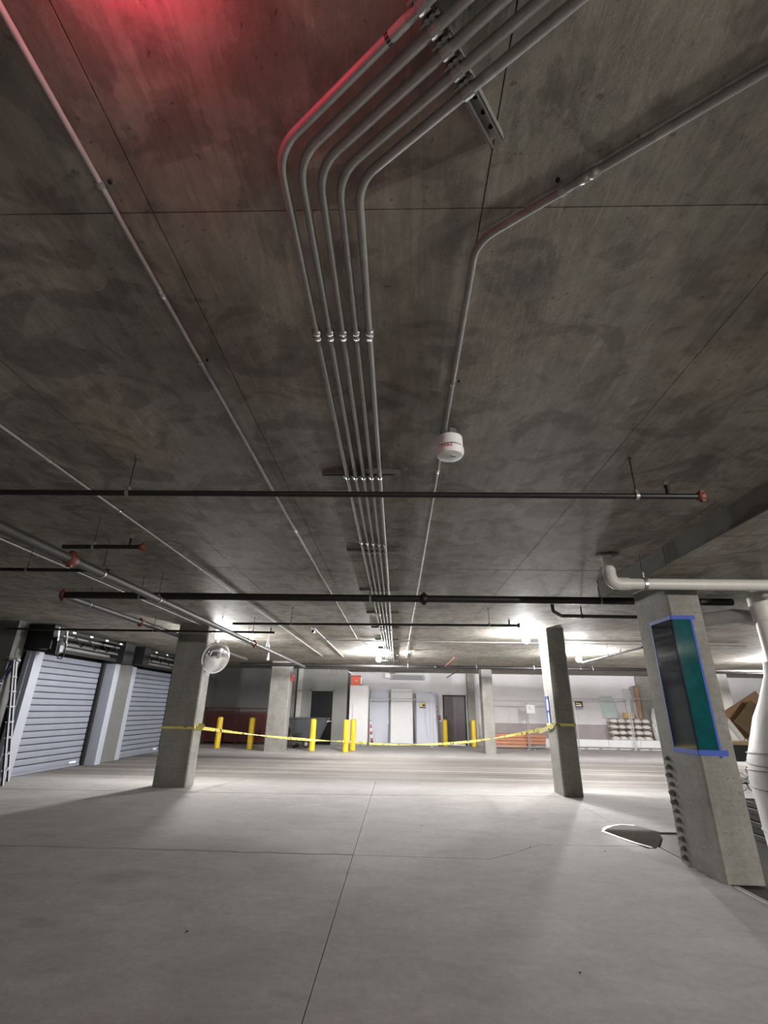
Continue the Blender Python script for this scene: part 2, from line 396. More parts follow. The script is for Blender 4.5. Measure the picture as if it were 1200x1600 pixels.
# stubs of rough concrete lumps up the far edge of the near column
random.seed(3)
for k in range(12):
    z = .06+k*.088; s_ = random.uniform(.032, .046)
    mb = MB(); t = bmesh.new(); bmesh.ops.create_icosphere(t, subdivisions=2, radius=s_)
    for v in t.verts: v.co *= random.uniform(.85, 1.15); v.co.z *= .75
    mb.merge(t, Matrix.Translation((-.20-random.uniform(0, .012), .27+random.uniform(-.02, .02), z)))
    mb.build('concrete_lump', M_COL, rc)

# film taped on the near column
fl = thing('protective_film', 'glossy dark teal film edged with blue tape on the near column', 'film', (3.16, 5.70, 1.14), group=None)
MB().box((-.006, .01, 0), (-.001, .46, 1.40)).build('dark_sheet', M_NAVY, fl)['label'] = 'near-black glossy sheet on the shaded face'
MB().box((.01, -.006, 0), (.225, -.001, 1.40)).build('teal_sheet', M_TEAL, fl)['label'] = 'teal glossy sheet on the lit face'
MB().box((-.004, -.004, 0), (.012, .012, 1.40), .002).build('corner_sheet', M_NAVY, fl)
MB().box((-.010, -.012, -.03), (.30, -.004, .022)).box((-.012, -.012, -.03), (-.004, .47, .022)).build('tape_strip', M_BTAPE, fl)
MB().box((-.010, -.012, 1.38), (.27, -.004, 1.425)).box((-.012, -.012, 1.38), (-.004, .48, 1.42)).build('tape_strip', M_BTAPE, fl)
MB().box((.212, -.010, -.05), (.236, -.005, 1.40)).build('tape_strip', M_BTAPE, fl)
MB().box((-.010, .452, 0), (-.005, .47, 1.40)).build('tape_strip', M_BTAPE, fl)
f2 = thing('protective_film', 'narrow pale blue taped sheet on the column beside the brightest lamp', 'film', (3.22, 11.05, 1.2))
MB().box((-.006, 0, 0), (-.001, .24, .62)).build('sheet', M_LDOOR, f2)
mb = MB().box((-.012, 0, 0), (-.006, .05, .62)).box((-.012, .19, 0), (-.006, .24, .62)).box((-.012, 0, .57), (-.006, .24, .62)).box((-.012, 0, 0), (-.006, .24, .05)).box((-.012, 0, .3), (-.006, .24, .34)); mb.build('tape_strip', M_BTAPE, f2)

# ------------------------------------------------------------------ lamps (globes emit: the room's own light)
def emit_mat(name, col, strength):
    m = bpy.data.materials.new(name); m.use_nodes = True; b = m.node_tree.nodes['Principled BSDF']
    b.inputs['Base Color'].default_value = (.8, .8, .8, 1)
    b.inputs['Emission Color'].default_value = (*col, 1); b.inputs['Emission Strength'].default_value = strength; return m
EM = {'near': emit_mat('lamp_globe_near', (1, .982, .972), LAMP_NEAR), 'far': emit_mat('lamp_globe_far', (1, .975, .975), LAMP_FAR), 'dim': emit_mat('lamp_globe_dim', (1, .96, .9), LAMP_BEHIND*.08), 'behind': emit_mat('lamp_globe_behind', (1, .96, .9), LAMP_BEHIND)}
def make_lamp(x, y, z, label, kind, r=.08, H=H):
    t = thing('ceiling_lamp', label, 'lamp', (x, y, H), group='bare ceiling lamps')
    d = z-H
    MB().lathe([(.075, 0), (.075, -.012), (.06, -.02)], 20).build('canopy', M_WHITE, t)
    MB().tube([(0, 0, -.015), (0, 0, d+r*.8)], .02, 10).build('socket', M_WHITE, t)
    b = bmesh.new(); bmesh.ops.create_icosphere(b, subdivisions=3, radius=r)
    for f in b.faces: f.smooth = True
    mb = MB(); mb.merge(b, Matrix.Translation((0, 0, d))); mb.build('globe', EM[kind], t)
    return t
make_lamp(2.99, 11.55, 3.05, 'brightest bare ceiling lamp right beside the middle right column', 'near')
make_lamp(-4.55, 12.4, 2.87, 'bare ceiling lamp behind the column with the convex mirror', 'near')
make_lamp(-.61, 16.2, 3.0, 'bare ceiling lamp at the far end of the conduit bundle', 'far')
make_lamp(5.47, 15.25, 3.0, 'bare ceiling lamp farther back right of the middle column', 'far')
make_lamp(12.2, 16.3, 3.0, 'bare ceiling lamp far right over the stored cardboard', 'far')
make_lamp(6.3, -1.6, 2.6, 'bare ceiling lamp behind the viewer on the right', 'behind', .1, 3.0)
make_lamp(-1.0, -6.5, 2.7, 'bare ceiling lamp behind the viewer on the left', 'dim', .1)
rb = thing('warning_beacon', 'small red beacon on the ceiling just above the picture', 'beacon', (-.66, .44, H))
MB().lathe([(.06, 0), (.06, -.03), (.05, -.035)], 20).build('base', M_BLACK, rb)
MB().lathe([(.045, -.035), (.045, -.09), (.03, -.115), (.005, -.12)], 20).build('lens', emit_mat('red_lens', (1, .03, .09), RED), rb)

# ------------------------------------------------------------------ conduits
def conduit(name, label, pts, r, joints=(), group=None, m=None, n=10):
    c_ = 1.5 if r > .015 else 1.25
    """pts world; joints: list of (point, direction) couplings"""
    p0 = V(pts[0]); t = thing(name, label, 'conduit', (p0.x, p0.y, p0.z), group=group)
    MB().tube([V(p)-p0 for p in pts], r, n).build('tube', m or M_CONDUIT, t)
    for q, d in joints:
        q = V(q)-p0; d = V(d).normalized()
        MB().tube([q-d*.035, q-d*.024, q-d*.022, q-d*.006, q-d*.004, q+d*.004, q+d*.006, q+d*.022, q+d*.024, q+d*.035],
                  [r*1.12, r*1.12, r*c_, r*c_, r*1.15, r*1.15, r*c_, r*c_, r*1.12, r*1.12], 12).build('coupling', M_FIT, t)
    return t
SC = 1.64/1.62; ZC = 3.14
names = ['leftmost', 'second from left', 'middle', 'fourth from left', 'rightmost']
XS = []
for k in range(5):
    xk = (-.385+.061*k)*SC; yb = (.954+.0255*k)*SC; XS.append(xk)
    pts = fillet([(xk+.8*2.2, yb-.6*2.2, ZC), (xk, yb, ZC), (xk, 24.9, ZC)], .17, 10)
    jj = [((xk, 1.775, ZC), (0, 1, 0)), ((xk, 4.82+.02*k, ZC), (0, 1, 0)), ((xk, 7.9, ZC), (0, 1, 0)), ((xk, 10.95, ZC), (0, 1, 0))]
    conduit('electrical_conduit', names[k]+' steel conduit of the five bent across the ceiling', pts, .0152, jj, 'bundle of five ceiling conduits')
# paper stickers on the near runs
conds = [o for o in COL.objects if o.name.startswith('electrical_conduit')]
def sticker(t, p, d, r, ln, m):
    p = V(p)-t.location; d = V(d).normalized(); MB().tube([p, p+d*ln], r*1.015, 12).build('sticker', m, t)
UD = V((.8, -.6, 0))
k = 0; p1 = V(((-.385)*SC, .954*SC, ZC))
sticker(conds[0], p1+UD*.44, UD, .0152, .012, M_INK); sticker(conds[0], p1+UD*.456, UD, .0152, .05, M_PVCG)
p5 = V(((-.385+.244)*SC, 1.056*SC, ZC)); sticker(conds[4], p5+UD*.47, UD, .0152, .03, M_PVCG)
# left single conduit
conduit('electrical_conduit', 'long single conduit left of the bundle running to the far lamp',
        fillet([(-1.05, -1.5, 3.182), (-1.05, 12.9, 3.182), (-.63, 16.1, 3.182)], .3), .0115,
        [((-1.05, 1.56, 3.182), (0, 1, 0)), ((-1.05, 4.6, 3.182), (0, 1, 0)), ((-1.05, 7.7, 3.182), (0, 1, 0))], 'single ceiling conduits')
conduit('electrical_conduit', 'thin conduit crossing behind the left sprinkler stub near the left edge',
        [(-2.62, -1, 3.182), (-2.62, 17.3, 3.182)], .0105, [((-2.62, 3.1, 3.182), (0, 1, 0)), ((-2.62, 6.1, 3.182), (0, 1, 0))], 'single ceiling conduits')
conduit('electrical_conduit', 'thin conduit farthest left on the ceiling above the rolling doors',
        [(-4.42, -1, 3.182), (-4.42, 14.3, 3.182)], .0105, [((-4.42, 6.2, 3.182), (0, 1, 0))], 'single ceiling conduits')
RCX = .295
rcond = conduit('electrical_conduit', 'bent conduit right of the bundle leading to the fire alarm',
        fillet([(RCX+.81*2.2, 1.33-.585*2.2, 3.178), (RCX, 1.33, 3.178), (RCX, 2.66, 3.178)], .16, 10), .0145,
        [((RCX+.81*.42, 1.33-.585*.42, 3.178), (.81, -.585, 0))], 'single ceiling conduits')
for q_ in (.13, .62):
    sticker(rcond, V((RCX, 1.33, 3.178))+V((.81, -.585, 0))*q_, V((.81, -.585, 0)), .0145, .045, M_PVCG)
conduit('electrical_conduit', 'straight conduit running from the fire alarm to the back',
        [(RCX, 2.78, 3.178), (RCX, 17.5, 3.178)], .0115, [((RCX, 3.25, 3.178), (0, 1, 0)), ((RCX, 5.5, 3.178), (0, 1, 0)), ((RCX, 8.6, 3.178), (0, 1, 0))], 'single ceiling conduits')
conduit('electrical_conduit', 'short conduit leading from the security camera towards the back',
        [(-1.9, 11.2, 3.182), (-1.9, 17.5, 3.182)], .011, [], 'single ceiling conduits')
conduit('electrical_conduit', 'thin conduit crossing the far ceiling left to right behind the bundle',
        [(-1.9, 13.0, 3.17), (9, 13.0, 3.17)], .011, [], 'single ceiling conduits')
# conduit straps with screws
def strap(x, y, ang, label, r=.0115, z=3.182):
    t = thing('conduit_strap', label, 'strap', (x, y, H), ang, 'conduit straps')
    mb = MB()
    for k in range(6):
        a0, a1 = PI*k/6, PI*(k+1)/6; R = r+.003
        p0 = (math.cos(a0)*R, 0, z-H-math.sin(a0)*R); p1 = (math.cos(a1)*R, 0, z-H-math.sin(a1)*R)
        mb.obox(((p0[0]+p1[0])/2, 0, (p0[2]+p1[2])/2), (.010, .02, .003), (0, -math.atan2(p1[2]-p0[2], p1[0]-p0[0]), 0))
    mb.build('saddle', M_FIT, t)
    MB().box((r, -.01, -.004), (r+.035, .01, -.001)).build('ear', M_FIT, t)
    MB().lathe([(.008, -.004), (.008, -.011), (.004, -.013)], 8, (r+.022, 0, 0)).build('screw', M_HOLE, t)
    return t
strap(-1.05, 1.09, 0, 'strap on the left single conduit near the red glow')
strap(-1.05, 2.02, 0, 'second strap along the left single conduit')
strap(RCX+.81*.33, 1.33-.585*.33, math.atan2(.81, .585)-PI+.0, 'strap on the slanted run of the right conduit', .0145, 3.178)
strap(RCX, 2.2, 0, 'strap on the right conduit between its bend and the fire alarm', .0145, 3.178)
strap(-2.62, 4.1, 0, 'strap on the thin conduit near the left sprinkler stub')

# strut channels
def strut(cx, cy, ln, ang, label, slots=True, clamps=None):
    M_STRUT = MATS['galvanized_steel'] if slots else MATS['strut_steel']
    t = thing('strut_channel', label, 'strut', (cx, cy, H), ang, 'strut channels')
    h, wd, th = .041, .041, .004
    MB().box((-ln/2, -wd/2, -.004), (ln/2, wd/2, -.0005)).build('web', M_STRUT, t)
    for s_ in (-1, 1):
        MB().box((-ln/2, s_*wd/2-th/2, -h), (ln/2, s_*wd/2+th/2, 0)).box((-ln/2, s_*wd/2, -h), (ln/2, s_*(wd/2-.009), -h+.003)).build('flange', M_STRUT, t)
    if slots:
        k = -ln/2+.03
        while k < ln/2-.02:
            MB().lathe([(.008, -.0055), (.008, -.0045)], 10, (k, 0, 0)).build('slot', M_HOLE, t); k += .05
    for cxx, ca in clamps or ():
        r = .0152+.003; d = (H-ZC)
        c = MB()
        for k in range(10):
            a0, a1 = PI*2*k/10, PI*2*(k+1)/10
            p0 = (cxx+math.cos(a0)*r, -d+math.sin(a0)*r); p1 = (cxx+math.cos(a1)*r, -d+math.sin(a1)*r)
            c.obox(((p0[0]+p1[0])/2, 0, (p0[1]+p1[1])/2), (.0125, .03, .003), (0, -math.atan2(p1[1]-p0[1], p1[0]-p0[0]), 0))
        cl = c.build('clamp', M_FIT, t)
        MB().box((cxx-r-.012, -.013, -d-.004), (cxx-r+.002, -.003, -d+.03)).box((cxx-r-.012, .003, -d-.004), (cxx-r+.002, .013, -d+.03)).build('clamp_ear', M_FIT, cl)
        MB().tube([(cxx-r-.006, -.03, -d-.002), (cxx-r-.006, .03, -d-.002)], .004, 8).tube([(cxx-r-.006, -.03, -d-.002), (cxx-r-.006, -.022, -d-.002)], .008, 6).build('clamp_bolt', M_STEEL, cl)
    return t
# near strut, square to the slanted conduit runs
d = V((.6, .8)); base = V((.19*SC, .81*SC)); xs = []
u = V((.8, -.6)); nrm = V((.6, .8))
for k in range(5):
    xk = (-.385+.061*k)*SC; yb = (.954+.0255*k)*SC
    xs.append((V((xk, yb))-base).dot(nrm))
strut(base.x-nrm.x*.12, base.y-nrm.y*.12, .62, math.atan2(.8, .6), 'nearest slotted strut channel clamping the slanted conduits', True, [(x+.12, 0) for x in xs])
cx = sum(XS)/5
ords = ['second', 'third', 'fourth', 'fifth', 'sixth', 'seventh', 'eighth', 'ninth', 'tenth']
for k, y in enumerate([3.29, 5.2, 7.16, 9.0, 10.75, 12.75, 14.7, 16.6, 18.6]):
    strut(-.285, y, .6, 0, 'strut channel across the conduit bundle, '+ords[k]+' from the camera', False, [(x+.285, 0) for x in XS] if k < 4 else None)

# ------------------------------------------------------------------ sprinkler pipes
def rod_hanger(t, p0, x, y, z, r, along='x', rodtop=H):
    """threaded rod, anchor and band clamp, as one hanger part with sub-parts"""
    q = V((x, y, 0))-V((p0.x, p0.y, 0)); z0 = z-p0.z
    mb = MB()
    ax = V((1, 0, 0)) if along == 'x' else V((0, 1, 0)); sd = V((0, 1, 0)) if along == 'x' else V((1, 0, 0))
    ring = [q+V((0, 0, z0))+(sd*math.cos(a)+V((0, 0, 1))*math.sin(a))*(r+.004) for a in [2*PI*k/14 for k in range(15)]]
    mb.ribbon(ring, lambda i: ax*.012, .002)
    h = mb.build('hanger', M_STEEL, t)
    MB().tube([q+V((0, 0, z0+r)), q+V((0, 0, rodtop-p0.z))], .0045, 6).build('rod', M_BPIPE, h)
    MB().lathe([(.016, z0+r+.002), (.016, z0+r+.02), (.01, z0+r+.03)], 6, q).build('nut', M_FIT, h)
    MB().lathe([(.011, 0), (.013, -.02)], 8, q+V((0, 0, rodtop-p0.z))).build('anchor', M_STRUT, h)
def head(t, p0, x, y, z, r, up_=True):
    q = V((x, y, z))-p0; s_ = 1 if up_ else -1
    def zz(a): return q+V((0, 0, s_*a))
    h = MB().tube([zz(r*.8), zz(r+.05)], .014, 8).tube([zz(r+.048), zz(r+.062)], .018, 6).build('sprinkler_head', M_BPIPE, t)
    MB().tube([zz(r+.06)+V((-.014, 0, 0)), zz(r+.095)+V((-.006, 0, 0))], .003, 6).tube([zz(r+.06)+V((.014, 0, 0)), zz(r+.095)+V((.006, 0, 0))], .003, 6).tube([zz(r+.06), zz(r+.09)], .004, 6).build('frame', M_BRASS, h)
    MB().tube([zz(r+.093), zz(r+.097)], .022, 10).build('deflector', M_BRASS, h)
def spipe(label, a, b, r, m=None, caps=(), hang=(), heads=(), coup=(), group='sprinkler pipes'):
    a, b = V(a), V(b); t = thing('sprinkler_pipe', label, 'pipe', a, group=group); d = (b-a).normalized()
    along = 'x' if abs(d.x) > abs(d.y) else 'y'
    MB().tube([(0, 0, 0), b-a], r, 14).build('pipe', m or M_BPIPE, t)
    for e in caps:
        p = (b if e else a)-a; s_ = d if e else -d
        MB().tube([p-s_*.035, p-s_*.03, p+s_*.015, p+s_*.02], [r*1.05, r*1.45, r*1.45, r*1.0], 14).build('end_cap', M_RUST, t)
        n = V((0, 0, 1))
        for s2_ in (-1, 1): MB().obox(p+n*(r*1.5*s2_), (.03, .03, .02), (0, 0, 0), .004).build('cap_lug', M_RUST, t)
    for f in coup:
        p = (b-a)*f
        MB().tube([p-d*.05, p-d*.045, p+d*.045, p+d*.05], [r*1.05, r*1.35, r*1.35, r*1.05], 14).build('coupling', M_RUST if m is M_GPIPE else M_BPIPE, t)
        for s_ in (-1, 1): MB().obox(p+V((0, 0, s_*r*1.5)), (.05, .04, .025), (0, 0, 0), .004).build('coupling_lug', M_RUST if m is M_GPIPE else M_BPIPE, t)
    for f in hang:
        p = a+(b-a)*f; rod_hanger(t, a, p.x, p.y, p.z, r, along)
    for f in heads:
        p = a+(b-a)*f; head(t, a, p.x, p.y, p.z, r)
    return t
Z1 = 2.9
spipe('nearest thin black sprinkler pipe spanning the ceiling', (-6, 3.06, Z1), (2.1, 3.09, Z1), .021, caps=(1,), hang=[.502, .945], heads=[.972])
spipe('thick black sprinkler main crossing above the columns', (-4.76, 6.65, 2.93), (4.55, 6.64, 2.93), .05, caps=(0,), hang=[.12, .47, .81], coup=[.55])
spipe('thin black sprinkler branch with end cap beyond the thick main', (-3.0, 8.78, Z1), (2.12, 8.6, Z1), .021, caps=(1,), hang=[.21, .9], heads=[.968])
spipe('dark sprinkler branch behind the mirror column', (-8.0, 9.8, Z1), (-2.48, 9.83, Z1), .022, hang=[.55, .8, .92], heads=[.985], caps=())
spipe('thick grey sprinkler main running away on the left', (-3.23, -.5, 2.82), (-3.23, 17.3, 2.82), .046, M_GPIPE, hang=[.31, .385, .62], coup=[.28, .65])
spipe('grey sprinkler main from the capped corner towards the rolling doors', (-4.78, 6.75, 2.93), (-4.88, 16, 2.93), .045, M_GPIPE, hang=[.06], coup=[.24])
spipe('short capped sprinkler stub on the left', (-3.23, 4.33, Z1), (-2.44, 4.32, Z1), .021, caps=(1,), hang=[.38], heads=[.83])
spipe('thin sprinkler branch leaving the left edge', (-8, 5.2, 2.92), (-3.28, 5.2, 2.9), .021, hang=[.8])
spipe('black sprinkler pipe across the far end of the ceiling', (-5.5, 17.4, 2.88), (14, 17.1, 2.88), .055, hang=[.3, .42, .52, .62, .72], coup=[.35, .6])
spipe('thin sprinkler pipe slanting towards the far lamp on the right', (5.55, 11.4, Z1), (5.55, 15.2, Z1), .024, heads=[.3], hang=[.5])
spipe('short rusty armover pipe near the far wall', (1.63, 14.2, Z1), (1.63, 17.1, Z1), .02, M_RUST, caps=(0,))
spipe('short slanted armover pipe below the far sprinkler main', (2.2, 18.4, 2.85), (2.1, 21.6, 2.8), .02, M_GPIPE, caps=(0,), hang=[.5])
spipe('short thin pipe end on the right by the wrapped stack', (8.6, 16.4, 2.75), (12, 16.4, 2.75), .02, M_BPIPE, caps=(0,))

# ------------------------------------------------------------------ fire alarm on the ceiling
al = thing('fire_alarm', 'round white fire alarm with red lettering hanging under the ceiling', 'alarm', (.33, 2.735, H))
MB().lathe([(.055, 0), (.055, -.045), (.05, -.05)], 8).build('junction_box', M_STRUT, al)
MB().tube([(-.035, -.09, -.02), (-.035, 0, -.03)], .018, 10).tube([(-.035, .07, -.02), (-.035, 0, -.03)], .018, 10).build('connector', M_FIT, al)
MB().lathe([(.075, -.05), (.084, -.056), (.086, -.12), (.082, -.125)], 28).build('back_box', M_WHITE, al)
MB().lathe([(.076, -.122), (.076, -.135)], 28).build('gasket', M_INK, al)
MB().lathe([(.082, -.132), (.091, -.14), (.091, -.165), (.08, -.185), (.05, -.192), (.01, -.194)], 28).build('cover', M_WHITE, al)
MB().obox((.02, -.02, -.193), (.04, .018, .008), (0, 0, .4), .002).build('strobe', M_GREYB, al)
def text(body, size, loc, rot, m, parent, name='lettering', ext=.001):
    c = bpy.data.curves.new(name, 'FONT'); c.body = body; c.size = size; c.align_x = 'CENTER'; c.align_y = 'CENTER'; c.extrude = ext
    tmp = bpy.data.objects.new('tmp_text', c); COL.objects.link(tmp)
    bpy.context.view_layer.update()
    me = bpy.data.meshes.new_from_object(tmp.evaluated_get(bpy.context.evaluated_depsgraph_get()))
    bpy.data.objects.remove(tmp, do_unlink=True)
    me.materials.clear(); me.materials.append(m)
    o = bpy.data.objects.new(name, me); COL.objects.link(o); o.location = loc; o.rotation_euler = rot; o.parent = parent; return o
for k, ch in enumerate('FIRE'):
    a = -PI/2-.62+k*.21
    text(ch, .027, (math.cos(a)*.0925, math.sin(a)*.0925, -.152), (PI/2, 0, a+PI/2), M_RED, al)

# ceiling small things
sm = thing('smoke_detector', 'small white box detector on the far ceiling right of the bundle', 'detector', (.42, 15.4, H))
MB().lathe([(.1, 0), (.1, -.03), (.07, -.06)], 20).build('base', M_WHITE, sm); MB().lathe([(.05, -.06), (.05, -.085), (.03, -.09)], 16).build('sensor', M_GREYB, sm)
cc = thing('security_camera', 'small white security camera on the ceiling left of the bundle', 'camera', (-1.92, 11.1, H))
MB().lathe([(.05, 0), (.05, -.03), (.02, -.04)], 16).build('mount', M_WHITE, cc)
MB().tube([(0, .08, -.08), (0, -.08, -.09)], .035, 14).build('body', M_WHITE, cc); MB().tube([(0, -.08, -.09), (0, -.085, -.09)], .026, 14).build('lens', M_BLACK, cc)
for k, (x, y, zt) in enumerate([(-3.17, 12.0, 2.86), (-3.8, 14.6, 2.78)]):
    hk = thing('hanging_cord_plug', ['white plug hanging on a cord right of the convex mirror, the nearer one', 'white plug hanging on a cord right of the convex mirror, the farther one'][k], 'plug', (x, y, H), group='hanging plugs')
    MB().tube([(0, 0, 0), (0, 0, zt-H+.2)], .005, 6).build('cord', M_WHITE, hk)
    MB().lathe([(.01, zt-H+.22), (.018, zt-H+.15), (.04, zt-H+.02), (.03, zt-H)], 12).build('plug_body', M_WHITE, hk)

# ------------------------------------------------------------------ PVC drain on the right
dp = thing('drain_pipe', 'white drain pipe dropping from the ceiling and running right above the near column', 'pipe', (2.41, 5.40, H))
pts = fillet([(0, 0, 0), (0, 0, -.34), (2.0, 0, -.34)], .10, 10)
MB().tube(pts, .062, 18).build('pipe', M_PVC, dp)
MB().lathe([(.062, 0), (.125, -.001), (.125, -.012), (.062, -.014)], 24).build('ceiling_collar', M_GPIPE, dp)
MB().tube(fillet([(0, 0, -.17), (0, 0, -.34), (.2, 0, -.34)], .10, 10), .071, 18).build('elbow', M_PVC, dp)
h = MB().ribbon([V((.37, 0, -.34))+V((0, math.cos(a), math.sin(a)))*.067 for a in [2*PI*k/16 for k in range(17)]], lambda i: V((.018, 0, 0)), .003).build('hanger', M_STEEL, dp)
MB().tube([(.37, 0, -.27), (.37, 0, -.21)], .022, 8).build('swivel', M_STEEL, h); MB().tube([(.37, 0, -.26), (.37, 0, 0)], .006, 6).build('rod', M_STRUT, h)
ds = thing('drain_stack', 'vertical white drain stack with branching tee at the right edge', 'pipe', (4.52, 6.1, HD))
MB().tube([(0, 0, 0), (0, 0, -.89)], .10, 20).build('pipe', M_PVC, ds)
MB().tube([(0, 0, -.04), (0, 0, -.42)], .125, 20).build('tee', M_PVC, ds)
MB().tube([(0, 0, -.4), (-.14, .3, -.3), (-.75, 1.1, -.30)], [.10, .09, .085], 16).build('branch', M_PVCG, ds)
MB().tube([(0, 0, -.1), (0, -.7, -.17)], .06, 16).build('branch', M_PVC, ds)
hh = MB().tube([(-.6+.08*math.cos(a), .9, -.16+.08*math.sin(a)) for a in [2*PI*k/12 for k in range(13)]], .006, 6).build('ring_hanger', M_STRUT, ds)
MB().tube([(-.6, .9, -.08), (-.6, .9, .2)], .005, 6).build('rod', M_STRUT, hh)
# wrapped bundle standing round the stack foot
wb = thing('wrapped_bundle', 'tall white plastic-wrapped bundle tied with cord at the right edge', 'bundle', (4.52, 6.1, 0))
prof = [(.50, 0), (.525, .1), (.535, .37), (.54, .61), (.555, .82), (.53, 1.04), (.475, 1.19), (.37, 1.49), (.28, 1.66), (.16, 1.95), (.135, 2.1)]
MB().lathe(prof, 36).build('wrapping', M_WRAP, wb)
for z, r, tl in ((.78, .560, .02), (.92, .552, -.03), (1.02, .541, .03), (1.1, .518, -.02), (.35, .541, .01)):
    MB().tube([(r*math.cos(a), r*math.sin(a), z+tl*math.sin(a+1)) for a in [2*PI*k/40 for k in range(41)]], .006, 6, False).build('cord', M_GREYB, wb)
# small grey trap pipe beyond
tp = thing('trap_pipe', 'thin curved grey drain under the ceiling beyond the thick main', 'pipe', (2.55, 8.0, H))
MB().tube(fillet([(0, 0, 0), (0, 0, -.16), (.25, .35, -.17), (2.6, .5, -.15)], .06, 6), .03, 12).build('pipe', M_GPIPE, tp)
MB().lathe([(.09, 0), (.09, -.01)], 18).build('collar', M_GPIPE, tp)
MB().ribbon([V((.6, .37, -.165))+V((0, math.cos(a), math.sin(a)))*.036 for a in [2*PI*k/12 for k in range(13)]], lambda i: V((.015, 0, 0)), .003).tube([(.6, .37, -.13), (.6, .37, 0)], .012, 6).build('hanger', M_BPIPE, tp)

# ------------------------------------------------------------------ rolling doors on the left
def slat_mesh(ln, h):
    mb = MB(); pr = [(0, .002), (.010, .004), (.014, h*.3), (.014, h*.7), (.010, h-.020), (0, h-.018)]
    a = [mb.bm.verts.new((x, 0, z)) for x, z in pr]; b = [mb.bm.verts.new((x, ln, z)) for x, z in pr]
    for k in range(len(pr)-1): mb.bm.faces.new((a[k], a[k+1], b[k+1], b[k]))
    mb.bm.faces.new(a); mb.bm.faces.new(b[::-1]); mb.bm.faces.new((a[0], b[0], b[-1], a[-1])); return mb
def rolling_door(y0, y1, label, n=18, top=2.6):
    t = thing('rolling_door', label, 'door', (-8.42, y0, 0), group='rolling doors')
    ln = y1-y0; h = (top-.06)/n
    MB().box((-.04, -.12, 0), (-.02, ln+.12, top)).build('backing', M_BLACK, t)
    first = None
    for k in range(n):
        if first is None: o = slat_mesh(ln, h).build('slat', M_SLAT, t); first = o.data
        else: o = bpy.data.objects.new('slat', first); COL.objects.link(o); o.parent = t
        o.location = (0, 0, .06+k*h)
    MB().box((-.02, 0, .008), (.03, ln, .06), .004).build('bottom_bar', M_SLAT, t)
    MB().box((-.01, 0, 0), (.01, ln, .01)).build('bottom_seal', M_RUB, t)
    MB().box((.03, ln-.45, .085), (.033, ln-.18, .13)).build('sticker', M_WHITE, t)
    # side guides
    MB().box((-.04, -.30, 0), (.20, -.02, top), .01).box((.0, -.34, 0), (.10, -.30, top)).build('guide', M_GUIDE, t)
    MB().box((-.04, ln+.02, 0), (.10, ln+.10, top), .006).build('guide_seal', M_BLACK, t)
    MB().box((-.04, ln+.10, 0), (.38, ln+.36, top), .01).build('guide', M_GUIDE, t)
    # head gear: dark hood back, barrel, rails, lattice, end plates, tags
    MB().box((-.16, -.4, top), (-.12, ln+.45, H-.01)).build('head_backing', M_BLACK, t)
    MB().box((-.12, -.4, top+.05), (.55, -.02, H-.02), .01).build('end_housing', M_BLACK, t)
    MB().box((-.12, ln+.02, top-.02), (.6, ln+.55, H-.02), .01).build('end_housing', M_BLACK, t)
    MB().tube([(.12, 0, top+.17), (.12, ln, top+.17)], .10, 20).build('barrel', M_STEEL, t)
    MB().tube([(.42, 0, top+.40), (.42, ln, top+.40)], .028, 10).build('rail', M_STEEL, t)
    MB().box((.40, -.05, top+.20), (.43, ln, top+.26)).build('rail', M_STRUT, t)
    MB().box((.38, -.05, top+.02), (.42, ln, top+.10)).build('rail', M_BLACK, t)
    nz = 9
    for k in range(nz):
        ya, yb = ln*k/nz, ln*(k+1)/nz; za, zb = (top+.22, top+.42) if k % 2 else (top+.42, top+.22)
        MB().tube([(.45, ya, za), (.45, yb, zb)], .012, 6).build('lattice_rod', M_BLACK, t)
    MB().box((.48, -.1, top+.46), (.54, ln+.1, top+.52)).build('rail', M_BLACK, t)
    for k in range(4):
        MB().box((.545, ln*(.1+.27*k), top+.475), (.552, ln*(.1+.27*k)+.13, top+.52)).build('tag', M_WHITE, t)
    return t
rolling_door(11.42, 14.05, 'nearer blue-grey rolling slat door beside the ladder')
rolling_door(15.72, 18.6, 'farther blue-grey rolling slat door half hidden by the mirror column')
# motor and bright brackets on the near door's left head
mo = thing('door_motor', 'dark motor drive with bright brackets at the head of the nearer rolling door', 'motor', (-8.0, 11.2, 2.55))
MB().obox((.12, 0, .18), (.22, .2, .38), (.1, 0, 0), .02).build('gearbox', M_BLACK, mo)
MB().obox((.26, .12, .38), (.02, .05, .4), (.28, 0, 0), .003).build('bracket', M_STEEL, mo)
MB().obox((.24, -.16, .42), (.02, .06, .3), (.28, 0, 0), .003).build('bracket', M_ALU, mo)
MB().obox((.2, .05, .12), (.12, .14, .16), (.1, 0, 0), .008).build('control_box', M_GUIDE, mo)
mb = MB()
mb.tube([(.28, -.12, .3), (.3, -.14, .0), (.3, -.06, -.1), (.3, .06, -.1), (.3, .12, 0), (.28, .12, .25)], .014, 8).build('cable', M_RUB, mo)

